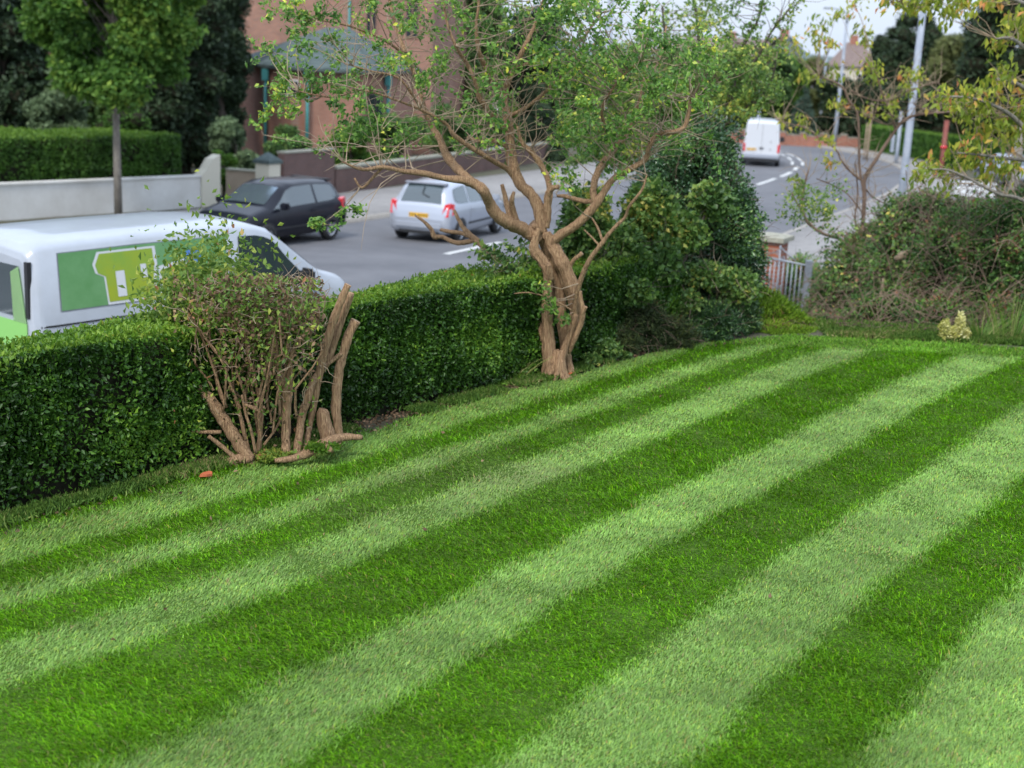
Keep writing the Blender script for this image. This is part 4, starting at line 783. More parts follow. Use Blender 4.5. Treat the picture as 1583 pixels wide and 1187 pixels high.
# ------------------------------------------------------------------ bramble bank on the right
BB = [pxblob(1285, 490, 42, 62, 20.5), pxblob(1330, 440, 60, 72, 20.), pxblob(1395, 455, 72, 92, 18.6), pxblob(1470, 440, 80, 110, 17.4), pxblob(1550, 430, 80, 118, 16.6), pxblob(1640, 430, 90, 130, 15.8), pxblob(1760, 440, 110, 140, 15),
      pxblob(1430, 345, 74, 50, 18.6), pxblob(1508, 356, 66, 44, 18.), pxblob(1590, 345, 60, 52, 17.), pxblob(1350, 385, 46, 44, 20.2), pxblob(1380, 500, 80, 50, 17.0), pxblob(1290, 515, 60, 32, 18.2), pxblob(1480, 505, 80, 50, 16.2), pxblob(1580, 510, 80, 50, 15.8)]
BR = shrub('bramble_hedge', 'tall tangled bramble and thorn hedge right of the gate, brown stems showing', 'hedge', BB, 150000, .055, 'bramble', depth=.5, nt=1700, tl=.55, tr=.004, tm='twigred', ck=.72, aspect=.6)
offb = np.array(BR.location)
P, d = blobpts([b for b in BB if b[0][2] < .6], 30000, .35); P[:, 2] = np.maximum(P[:, 2], ground(P[:, 0], P[:, 1])+.02)
kk = wob(P, 1.1, 55) > -.05; P, d = P[kk], d[kk]; leafmesh('dead_leaves', P, .036, LM['dead'], BR, .5, d, 1., off=offb, clump=.2)
mb = MB()
for _ in range(1450):   # long arching dead stems
    k = rng.integers(len(BB)); c, r = BB[k]; dd = rng.normal(size=3); dd[1] = -abs(dd[1]); dd /= np.linalg.norm(dd); p = np.array(c)+dd*np.array(r)*.98; p[2] = max(p[2], float(ground(p[0], p[1]))+.05)
    d1 = np.array([random.uniform(-1, 1), random.uniform(-.6, .3), random.uniform(-.2, 1.1)]); d1 /= np.linalg.norm(d1); l_ = random.uniform(.35, 1.1); q1 = p+d1*l_*.5; q2 = q1+(d1*.7+np.array([random.uniform(-.4, .4), -.1, -.8]))*l_*.45
    mb.tube([p-d1*.2, p+d1*l_*.2, q1, (q1+q2)/2+[0, 0, .02], q2], [.0045, .0042, .0036, .003, .0018], 4, False)
mb.build('arching_stems', MT['stemtan'], BR, off=offb)
mb = MB(); limbs_px([[(1415, 398, -.6, 4), (1440, 400, -.7, 5), (1470, 412, -.7, 5), (1500, 405, -.6, 4)], [(1385, 402, -.2, 5), (1405, 388, -.2, 6), (1440, 372, -.3, 4), (1480, 365, -.3, 3)], [(1425, 375, -.8, 3), (1435, 420, -.9, 3), (1440, 455, -.9, 2.5)], [(1400, 440, -.9, 2.5), (1450, 425, -.9, 2.5), (1500, 428, -.9, 2)], [(1350, 500, -.6, 3), (1362, 455, -.6, 3), (1366, 430, -.6, 2)]], 18.2, mb)
mb.build('dead_branches', MT['twig'], BR, off=offb)
# clumps of brighter leaves on the hedge
cc = [(random.uniform(1260, 1580), random.uniform(330, 480), random.uniform(6, 14), random.uniform(-.9, .2), 30) for _ in range(46)]
mbp = np.concatenate([[np.array(b[0])] for b in BB])
P = np.concatenate([aty(x, y, 18.3+dy-1.0*(x-1260)/320)[None]+rng.normal(size=(k, 3))*r*18/2150 for x, y, r, dy, k in cc])
leafmesh('fresh_leaves', P, .055, LM['shrub'], BR, .6, None, 1., off=offb)

# ---- bare sapling with yellowing leaves and the cherry on the right
def cherry(name, label, Y0, root_px, defs, cl, size=.095, bare=0, bm_='barkgrey', rs=1.):
    b = aty(*root_px, Y0); root = np.array([b[0], b[1], float(ground(b[0], b[1]))]); t = thing(name, root, label, 'tree')
    mb = MB(); L_ = limbs_px(defs, Y0, mb, n=8, rs=rs); mb.tube([root-[0, 0, .05], (root+L_[0][0][0])/2, L_[0][0][0]], [L_[0][1][0]*1.3, L_[0][1][0]*1.1, L_[0][1][0]], 8, False)
    mb.build('trunk', MT[bm_], t, off=root)
    LP_ = np.concatenate([p for p, _ in L_]); crown_px(t, root, cl, Y0, LP_, size, LM['cherry'], MT['twig'], aspect=.42, droop=1.1, spread=.55, bare=bare, barelen=.55, tw=(.005, .002)); return t
Z5 = lambda x, y: (1183+x/3.957, y/3.957)
lc = [(300, 200), (370, 150), (450, 90), (600, 190), (600, 250), (650, 430), (680, 480), (620, 400), (860, 440), (930, 480), (870, 540), (430, 640), (470, 660), (620, 680), (770, 620), (760, 700), (320, 470), (400, 440), (240, 740), (110, 740), (780, 640), (330, 250), (540, 30), (390, 260), (380, 860), (210, 1120), (400, 1000), (260, 440), (180, 300), (130, 270)]
cl = [(*Z5(x+random.uniform(-12, 12), y), random.uniform(7, 11), random.uniform(-.4, .4), 17) for x, y in lc for _ in (0, 1)]
cherry('cherry_sapling', 'twiggy sapling with sparse yellow green leaves rising from the bramble hedge', 20.2, (1332, 395),
       [[(1332, 398, 0, 6), (1334, 350, 0, 5.5), (1336, 310, 0, 5.5), (1337, 275, 0, 5), (1352, 250, 0, 4.5), (1378, 210, 0, 4.2), (1395, 188, 0, 4), (1415, 178, 0, 3.5), (1440, 175, 0, 3), (1470, 173, 0, 2.6), (1500, 175, 0, 2)],
        [(1336, 300, 0, 4), (1329, 260, 0, 3.2), (1328, 215, 0, 3.2), (1325, 175, 0, 3.2), (1312, 155, 0, 3), (1303, 135, 0, 2.6), (1285, 125, 0, 2), (1265, 118, 0, 1.4)],
        [(1316, 140, 0, 2), (1335, 150, .1, 2), (1362, 156, .1, 2), (1390, 150, .1, 1.8), (1420, 135, .1, 1.6), (1450, 128, .1, 1.2), (1452, 140, .1, 1.2)],
        [(1384, 200, 0, 3), (1378, 175, 0, 2.5), (1366, 150, 0, 2), (1358, 125, 0, 1.5), (1350, 105, 0, 1.2)],
        [(1336, 280, 0, 3.5), (1320, 270, 0, 3), (1302, 250, 0, 2.6), (1293, 232, 0, 2), (1270, 215, 0, 1.6), (1245, 198, 0, 1.5), (1215, 190, 0, 1.2), (1200, 185, 0, 1)],
        [(1330, 395, 0, 4), (1300, 370, -.2, 4.5), (1275, 362, -.3, 4), (1250, 345, -.3, 4), (1240, 320, -.3, 4), (1243, 290, -.3, 3), (1250, 262, -.3, 2)],
        [(1242, 330, -.3, 2.6), (1230, 310, -.3, 2.4), (1224, 298, -.3, 2)],
        [(1334, 395, .1, 3.5), (1322, 340, .1, 2.5), (1326, 300, .1, 2), (1322, 250, .1, 1.4)],
        [(1334, 330, .1, 2), (1310, 300, .2, 1.8), (1285, 285, .2, 1.5), (1262, 276, .2, 1.2)],
        [(1450, 176, 0, 1.6), (1430, 170, 0, 1.5), (1412, 160, 0, 1.2)], [(1337, 290, 0, 2), (1350, 305, .1, 1.6), (1380, 320, .1, 1.2)],
        [(1390, 190, 0, 2), (1368, 192, 0, 1.8), (1345, 182, 0, 1.5), (1335, 178, 0, 1.2)]], cl, bare=240, rs=.62, bm_='twigred')
cl = [(random.uniform(1215, 1300), random.uniform(290, 345), random.uniform(6, 10), random.uniform(-.6, .0), 16) for _ in range(26)]
rc = [(1090, 590), (1060, 620), (1200, 570), (1170, 620), (1300, 560), (1280, 600), (1400, 500), (1400, 560), (1500, 480), (1550, 470), (1350, 640), (1400, 660), (1300, 700), (1260, 720), (1450, 740), (1500, 680), (1560, 650), (1540, 800), (1400, 800), (1300, 780), (1330, 820), (1000, 1030), (960, 1050), (920, 1080), (1050, 1000), (1150, 930), (1250, 950), (1300, 920), (1350, 980), (1420, 1020), (1480, 1000), (1520, 1030), (1100, 1120), (1120, 1070), (1500, 200), (1460, 260), (1430, 270), (1550, 120), (1570, 200), (1570, 90),
      (830, 20), (870, 40), (780, 10), (950, 40), (900, 15), (1050, 30), (1000, 20), (1100, 20), (1200, 30), (1150, 60), (1240, 50), (1350, 10), (1420, 20), (1100, 110), (1450, 440), (1570, 560), (1580, 760), (1450, 860), (1560, 880), (1200, 1030), (1350, 1080), (1250, 660), (1150, 700)]
cl2 = [(*Z5(x+random.uniform(-16, 16), y+random.uniform(-10, 10)), random.uniform(9, 13), random.uniform(-.6, .6), 15) for x, y in rc for _ in (0, 1)]
cl2 += [(random.uniform(1590, 1800), random.uniform(-60, 260), 14, random.uniform(-1, 1), 30) for _ in range(70)]
cherry('cherry_tree', 'cherry tree at the right edge with drooping yellow green and orange tinted leaves', 15.8, (1640, 400),
       [[(1640, 420, 0, 13), (1638, 350, 0, 12), (1634, 280, 0, 11), (1630, 200, 0, 10), (1622, 120, 0, 8), (1615, 50, 0, 6), (1610, -20, 0, 5), (1600, -60, 0, 3)],
        [(1634, 330, 0, 6), (1600, 318, -.3, 4), (1570, 305, -.4, 3), (1545, 300, -.5, 2.6), (1515, 285, -.5, 2.2), (1490, 272, -.5, 2), (1462, 262, -.5, 1.6), (1440, 262, -.5, 1)],
        [(1634, 240, 0, 5), (1600, 215, -.3, 4), (1565, 180, -.4, 3.4), (1530, 160, -.5, 2.6), (1490, 150, -.5, 2), (1455, 150, -.5, 1.2)],
        [(1630, 180, 0, 5), (1600, 150, -.2, 4), (1570, 128, -.3, 3), (1540, 122, -.4, 2)],
        [(1622, 120, 0, 5), (1595, 85, -.2, 3.5), (1565, 60, -.3, 2.6), (1540, 60, -.3, 1.6)],
        [(1612, 20, 0, 4), (1570, 0, -.2, 3.2), (1520, -12, -.3, 2.6), (1460, -6, -.4, 2), (1400, -4, -.5, 1.4), (1370, 0, -.5, 1)],
        [(1610, 250, 0, 3), (1560, 245, -.3, 2.4), (1520, 240, -.4, 2), (1480, 236, -.5, 1.4)]], cl2, size=.10, bare=30)
P = np.concatenate([aty(x, y, 18.2+dy)[None]+rng.normal(size=(k*2, 3))*r*18/2150 for x, y, r, dy, k in cl])
tsap = [o for o in COL.objects if o.name == 'cherry_sapling'][0]; leafmesh('lower_leaves', P, .05, LM['loose'], tsap, .6, None, 1., off=np.array(tsap.location))

# ------------------------------------------------------------------ gate, pillar, street furniture
def zg(x, y): return float(ground(x, y))
pc = aty(1188, 420, 24.3); pz = zg(pc[0], pc[1]); ptop = aty(1190, 364, 24.1)[2]
t = thing('brick_pillar', (pc[0], pc[1], pz), 'red brick gate pillar with weathered stone cap beside the steel gate', 'pillar', rz=math.radians(-28))
mb = MB(); mb.box((-.24, -.24, -.1), (.24, .24, ptop-pz-.11)); mb.build('brickwork', MT['brick'], t)
mb = MB(); h_ = ptop-pz; vs = [(-.32, -.32, h_-.108), (.32, -.32, h_-.108), (.32, .32, h_-.108), (-.32, .32, h_-.108), (-.32, -.32, h_-.02), (.32, -.32, h_-.02), (.32, .32, h_-.02), (-.32, .32, h_-.02), (-.06, -.06, h_+.03), (.06, -.06, h_+.03), (.06, .06, h_+.03), (-.06, .06, h_+.03)]
mb.add(vs, [(3, 2, 1, 0), (0, 1, 5, 4), (1, 2, 6, 5), (2, 3, 7, 6), (3, 0, 4, 7), (4, 5, 9, 8), (5, 6, 10, 9), (6, 7, 11, 10), (7, 4, 8, 11), (8, 9, 10, 11)]); mb.build('stone_cap', MT['coping'], t, bevel=.008)
A_ = aty(1166, 394, 24.0); B_ = aty(1246, 410, 23.1); gz0 = zg(B_[0], B_[1])
t = thing('steel_gate', (B_[0], B_[1], gz0), 'open galvanised steel garden gate with scrollwork beside the brick pillar', 'gate')
off = np.array([B_[0], B_[1], gz0]); mb = MB(); dAB = (A_-B_); nb = 12
lo = np.array([0, 0, 1.])*(B_[2]-gz0-.10)
mb.tube([B_, A_], .017, 6); mb.build('rail', MT['galv'], t, off=off); mb = MB(); mb.tube([B_-lo, A_-lo], .013, 6); mb.build('rail', MT['galv'], t, off=off)
for k in range(1, nb): mb = MB(); p = B_+dAB*k/nb; mb.tube([p, p-lo], .011, 6); mb.build('bar', MT['galv'], t, off=off)
def spiral(mb, c, r, turns, u, v, r0=.007, start=0, sgn=1):
    pts = []
    for q in np.linspace(0, turns*2*math.pi, int(turns*14)): rr = r*(1-q/(turns*2*math.pi)*.85); pts.append(c+u*math.cos(start+sgn*q)*rr+v*math.sin(start+sgn*q)*rr)
    mb.tube(pts, r0, 6)
mb = MB(); u = dAB/np.linalg.norm(dAB); v = np.array([0, 0, 1.]); back = np.array([.15, 1.0, 0])*.12
mid = aty(1208, 404, 23.55)+back
pk = aty(1207, 384, 23.5)+back
mb.tube([pk, pk-v*.95], .011, 6); mb.tube([pk, aty(1231, 405, 23.4)+back], .009, 6); mb.tube([pk-v*.05, aty(1188, 394, 23.9)+back], .007, 6)
for (px, py, r, sg) in ((1203, 393, .055, 1), (1211, 401, .05, -1), (1198, 444, .06, 1), (1205, 446, .06, -1), (1203, 409, .05, -1)):
    spiral(mb, aty(px, py, 23.55)+back, r, 1.6, u, v, sgn=sg)
mb.build('scrollwork', MT['galv'], t, off=off)
q = aty(1207, 384, 23.5)+back; bm_ = MB(); V, Fs = ellip((0, 0, 0), np.array([.02, .02, .035]), 0, 0, 1); bm_.add(V+q, [tuple(f) for f in Fs], True); bm_.build('finial', MT['galv'], t, off=off)
mb = MB(); pt_ = B_+np.array([.05, 0, .085]); mb.box((pt_[0]-.055, pt_[1]-.055, gz0-.1), (pt_[0]+.055, pt_[1]+.055, pt_[2])); mb.build('gate_post', MT['galv'], t, bevel=.005, off=off)
mb = MB(); mb.box((pt_[0]-.1, pt_[1]-.045, gz0+.62), (pt_[0]-.03, pt_[1]-.02, gz0+.70)); mb.box((pt_[0]+.033, pt_[1]-.03, gz0+.2), (pt_[0]+.05, pt_[1]+.01, gz0+.55)); mb.build('latch', MT['galv'], t, off=off)

def post(name, label, cat, px_b, px_t, Y, r0, r1, m, zb=None, segs=1, group=None):
    b = aty(*px_b, Y); tp_ = aty(*px_t, Y); z = zg(b[0], b[1])+.1 if zb is None else zb; d = (tp_-b); b2 = np.array([tp_[0], tp_[1], z])
    b2[0] = tp_[0]; b2[1] = tp_[1]
    t = thing(name, b2, label, cat, group=group); mb = MB(); h = tp_[2]-z; mb.tube([(0, 0, -.1), (0, 0, h*.25), (0, 0, h*.26), (0, 0, h)], [r0, r0*.98, (r0*.82 if segs > 1 else r0*.95), r1], 14); mb.build('pole', m, t); return t, h
lt1, h1 = post('street_lamp', 'thick pale lamp post rising from behind the bramble hedge', 'lamp post', (1402, 275), (1428, 8), 44, .125, .10, MT['post'])
mb = MB(); mb.tube([(0, 0, h1), (0, 0, 7.2), (-.3, .0, 7.9), (-1.4, 0, 8.1)], [.12, .08, .05, .045], 12); mb.build('arm', MT['post'], lt1)
mb = MB(); mb.box((-2.0, -.12, 8.02), (-1.35, .12, 8.16)); mb.build('lamp_head', MT['galv'], lt1, bevel=.04)
mb = MB(); mb.box((-.07, -.19, .5), (.07, -.155, 1.0)); mb.build('service_door', MT['galv'], lt1)
lt2, h2 = post('street_lamp', 'slim grey lamp post standing on the far pavement of the bend', 'lamp post', (1291, 226), (1309, 36), 97, .14, .09, MT['post'], segs=2)
mb = MB(); mb.tube([(0, 0, h2), (.0, 0, h2+.6), (-.4, 0, h2+.9), (-1.2, 0, h2+.95)], [.09, .06, .05, .04], 8); mb.build('arm', MT['post'], lt2); mb = MB(); mb.box((-1.7, -.1, h2+.88), (-1.1, .1, h2+1.0)); mb.build('lamp_head', MT['galv'], lt2, bevel=.03)
lt3, h3 = post('street_lamp', 'pale lamp post behind the tree leaves against the sky', 'lamp post', (941, 62), (945, -4), 58, .15, .13, MT['post'])
mb = MB(); mb.tube([(0, 0, h3), (0, 0, h3+3), (.6, 0, h3+3.5), (1.4, 0, h3+3.6)], [.15, .1, .05, .04], 10); mb.build('arm', MT['post'], lt3); mb = MB(); mb.box((1.3, -.12, h3+3.5), (1.9, .12, h3+3.64)); mb.build('lamp_head', MT['galv'], lt3, bevel=.03)
lt4, h4 = post('street_lamp', 'small grey post just behind the roof of the white van on the bend', 'lamp post', (1169, 185), (1178, 122), 93, .13, .08, MT['post'], segs=2)
lt5, h5 = post('street_lamp', 'distant lamp post with curved bracket in front of the far houses', 'lamp post', (1276, 120), (1278, 85), 112, .10, .07, MT['post'])
mb = MB(); mb.tube([(0, 0, h5), (.1, 0, h5+.5), (.5, 0, h5+.9), (1.0, 0, h5+.8)], [.07, .06, .05, .05], 8); mb.build('arm', MT['post'], lt5)
t_, h_ = post('road_sign_pole', 'short pale grey pole on the pavement in front of the far clipped hedge', 'pole', (1389, 245), (1394, 172), 80, .11, .09, MT['post'])
mb = MB(); mb.box((-.42, -.05, .7), (-.22, -.02, 1.7)); mb.build('backing_plate', MT['post'], t_)
t_, h_ = post('red_pole', 'rusty red painted pole in front of the far clipped hedge', 'pole', (1455, 262), (1464, 186), 70, .13, .12, MT['red'])
mb = MB(); mb.tube([(0, 0, 1.5), (0, 0, 1.62)], .17, 12); mb.build('collar', MT['redlamp'], t_)
post('timber_stake', 'thin pale timber stake beside the far pavement', 'stake', (1341, 232), (1349, 160), 84, .075, .06, MT['twig'])
post('timber_stake', 'thinner leaning grey stake left of the timber stake on the far pavement', 'stake', (1336, 232), (1341, 190), 84, .05, .04, MT['twig'])
post('telegraph_pole', 'pale weathered pole at the right edge above the bramble hedge', 'pole', (1578, 285), (1579, 195), 40, .15, .13, MT['barkgrey'])

# street name sign
c = aty(1508, 292, 30); gz_ = zg(c[0], c[1]); t = thing('street_sign', (c[0], c[1], gz_), 'white street name sign reading RAMOYNE PARK behind the bramble hedge', 'sign', rz=math.radians(-22))
zt = c[2]-gz_; mb = MB(); mb.box((-.43, -.012, zt-.17), (.43, .012, zt+.16)); mb.build('board', MT['signwhite'], t, bevel=.004)
mb = MB(); mb.tube([(-.3, .04, 0), (-.3, .04, zt+.1)], .03, 8); mb.tube([(.3, .04, 0), (.3, .04, zt+.1)], .03, 8); mb.build('sign_posts', MT['plastic'], t)
mb = MB(); mb.box((.433, -.02, zt-.19), (.47, .02, zt+.17)); mb.box((-.43, -.016, zt+.162), (.43, .016, zt+.18)); mb.build('sign_frame', MT['plastic'], t)
def text(s, size, m, parent, loc, rot, name='lettering', bold=.0, sx=1.):
    cu = bpy.data.curves.new(name, 'FONT'); cu.body = s; cu.size = size; cu.extrude = .001; cu.offset = bold; cu.align_x = 'CENTER'; cu.align_y = 'CENTER'
    o = bpy.data.objects.new('tmp', cu); COL.objects.link(o); me = bpy.data.meshes.new_from_object(o.evaluated_get(bpy.context.evaluated_depsgraph_get())); bpy.data.objects.remove(o)
    o = link(name, me, m, parent); o.location = loc; o.rotation_euler = rot; o.scale = (sx, 1, 1); return o
text('RAMOYNE', .155, MT['ink'], t, (0, -.0145, zt+.07), (math.pi/2, 0, 0), bold=.002, sx=1.02)
text('PARK', .155, MT['ink'], t, (0, -.0145, zt-.075), (math.pi/2, 0, 0), bold=.002, sx=1.05)

# ------------------------------------------------------------------ vehicles
class Car:
    def __init__(s, st_): s.S = np.array(st_, float)
    def at(s, x): return [np.interp(x, s.S[:, 0], s.S[:, k]) for k in range(1, 6)]
    def half(s, x):
        zb, bl, tp_, w_, wr = s.at(x); g = tp_-bl; k = np.clip((g-.03)/.25, 0, 1)
        p6 = (wr+.03*k if k > 0 else w_*.9, tp_-.075*k-.3*g*(1-k)); p6 = ((w_*.90)*(1-k)+(wr+.045)*k, p6[1])
        p7 = ((w_*.72)*(1-k)+(wr-.06)*k, tp_-.008)
        return [(0, zb), (w_*.84, zb), (w_*.965, zb+.07), (w_*.995, zb+(bl-zb)*.35), (w_, zb+(bl-zb)*.62), (w_*.985, bl-.06), (w_*.955, bl), p6, p7, (p7[0]*.5, tp_+.014*k+.004), (0, tp_+.02*k+.006)]
    def ring(s, x):
        h = s.half(x); return [(x, y, z) for y, z in h] + [(x, -y, z) for y, z in h[-2:0:-1]]
    def body(s, sub=3):
        xs = []
        for a, b in zip(s.S[:-1, 0], s.S[1:, 0]): xs += list(np.linspace(a, b, sub+1)[:-1])
        xs.append(s.S[-1, 0]); mb = MB(); R_ = [s.ring(x) for x in xs]; n = len(R_[0]); V = [p for r in R_ for p in r]
        mb.add(V, [(i*n+j, i*n+(j+1) % n, (i+1)*n+(j+1) % n, (i+1)*n+j) for i in range(len(xs)-1) for j in range(n)], True)
        m_ = len(xs)-1; mb.add(R_[0], [tuple(range(n-1, -1, -1))]); mb.add(R_[m_], [tuple(range(n))]); return mb
    def side(s, x, v, off=.006, sg=1):
        h = s.half(x); a, b = np.array(h[6]), np.array(h[7]); p = a+(b-a)*v; d = b-a; nrm = np.array([d[1], -d[0]]); nrm = nrm/(np.linalg.norm(nrm)+1e-9); nrm = nrm*np.sign(nrm[0]+1e-9); p = p+nrm*off
        return (x, sg*p[0], p[1])
    def low(s, x, z, off=.006, sg=1):
        h = s.half(x)[1:7]; zs = [q[1] for q in h]; ys = [q[0] for q in h]; return (x, sg*(np.interp(z, zs, ys)+off), z)
    def sidepanel(s, cols, sg, off=.006):
        """cols (x, v0, v1) along the flank"""
        xs = [c[0] for c in cols]; mb = MB(); X = np.linspace(xs[0], xs[-1], 24); V = []
        for x in X:
            v0 = np.interp(x, xs, [c[1] for c in cols]); v1 = np.interp(x, xs, [c[2] for c in cols]); V += [s.side(x, v0, off, sg), s.side(x, (v0+v1)/2, off, sg), s.side(x, v1, off, sg)]
        fs = []
        for i in range(23): fs += [(3*i, 3*i+3, 3*i+4, 3*i+1), (3*i+1, 3*i+4, 3*i+5, 3*i+2)]
        return mb.add(V, fs, True)
    def lowpanel(s, cols, sg, off=.006):
        xs = [c[0] for c in cols]; mb = MB(); X = np.linspace(xs[0], xs[-1], 16); V = []
        for x in X:
            v0 = np.interp(x, xs, [c[1] for c in cols]); v1 = np.interp(x, xs, [c[2] for c in cols]); V += [s.low(x, v0+(v1-v0)*q, off, sg) for q in (0, .33, .66, 1)]
        return mb.add(V, [(4*i+j, 4*i+4+j, 4*i+5+j, 4*i+1+j) for i in range(15) for j in range(3)], True)
    def toppanel(s, x0, x1, k0, k1, off=.006):
        mb = MB(); V = []; X = np.linspace(x0, x1, 12)
        for x in X:
            h = s.half(x); k = k0+(k1-k0)*(x-x0)/(x1-x0); a, b, c_ = h[8], h[9], h[10]; dz = (s.half(x+.02)[10][1]-s.half(x-.02)[10][1])/.04; n2 = np.array([-dz, 1.]); n2 /= np.linalg.norm(n2)
            for yy in np.linspace(-1, 1, 9):
                y = yy*k*a[0]; z = np.interp(abs(y), [0, b[0], a[0]], [c_[1], b[1], a[1]]); V.append((x+n2[0]*off, y, z+n2[1]*off))
        return mb.add(V, [(9*i+j, 9*i+9+j, 9*i+10+j, 9*i+1+j) for i in range(11) for j in range(8)], True)
def wheel(parent, x, y, r, w_, sg):
    mb = MB(); n = 28; prof = [(r*.66, -w_/2), (r*.93, -w_/2), (r, -w_/2+.03), (r, w_/2-.03), (r*.93, w_/2), (r*.66, w_/2)]
    V = [(rr*math.cos(2*math.pi*k/n), yy, rr*math.sin(2*math.pi*k/n)) for k in range(n) for rr, yy in prof]; K = len(prof)
    mb.add(V, [(k*K+j, k*K+j+1, ((k+1) % n)*K+j+1, ((k+1) % n)*K+j) for k in range(n) for j in range(K-1)], True)
    o = mb.build('wheel', MT['tyre'], parent); o.location = (x, y, r)
    mb = MB(); yo = sg*w_*.36
    V = [(r*.66*math.cos(2*math.pi*k/n), yo, r*.66*math.sin(2*math.pi*k/n)) for k in range(n)]; V2 = [(r*.56*math.cos(2*math.pi*k/n), yo-sg*.02, r*.56*math.sin(2*math.pi*k/n)) for k in range(n)]
    mb.add(V+V2, [(k, (k+1) % n, n+(k+1) % n, n+k) for k in range(n)])
    for k in range(5):
        a = 2*math.pi*k/5; ca, sa = math.cos(a), math.sin(a); t_ = .035
        mb.add([(0*ca - t_*sa, yo, 0*sa+t_*ca), (r*.6*ca-t_*sa, yo-sg*.01, r*.6*sa+t_*ca), (r*.6*ca+t_*sa, yo-sg*.01, r*.6*sa-t_*ca), (t_*sa, yo, -t_*ca)], [(0, 1, 2, 3)])
    V = [(r*.16*math.cos(2*math.pi*k/12), yo+sg*.01, r*.16*math.sin(2*math.pi*k/12)) for k in range(12)]; mb.add(V, [tuple(range(12))])
    mb.build('rim', MT['rim'], o)
def arch(mb, car, x, r, sg, off=.004):
    n = 18; V = [(x, *car.low(x, r, off, sg)[1:])]; 
    for k in range(n+1):
        a = math.pi*k/n; xx = x+r*1.16*math.cos(a); zz = r*.95+r*1.12*math.sin(a); V.append(car.low(xx, zz, off, sg))
    V += [car.low(x-r*1.16, r*.5, off, sg), car.low(x+r*1.16, r*.5, off, sg)]
    mb.add(V, [(0, k+1, k+2) for k in range(n)] + [(0, n+1, n+2), (0, n+3, 1)])
def plate(parent, x, y, z, wd=.52, ht=.11, m='amber', ry=0, bars=7):
    mb = MB(); mb.box((x-.008, y-wd/2, z-ht/2), (x, y+wd/2, z+ht/2)); o = mb.build('number_plate', MT[m], parent)
    mb = MB()
    for k in range(bars): yy = y-wd*.40+k*wd*.8/(bars-1)+(.02 if k > 3 else -.01); mb.box((x-.011, yy-.016, z-ht*.3), (x-.0085, yy+.016, z+ht*.3))
    mb.build('plate_characters', MT['plateink'], o)
def mirror(parent, x, y, z, sg, m):
    mb = MB(); mb.box((x-.08, min(y, y+sg*.22), z-.02), (x+.09, max(y, y+sg*.22), z+.14)); mb.build('door_mirror', m, parent, bevel=.035)

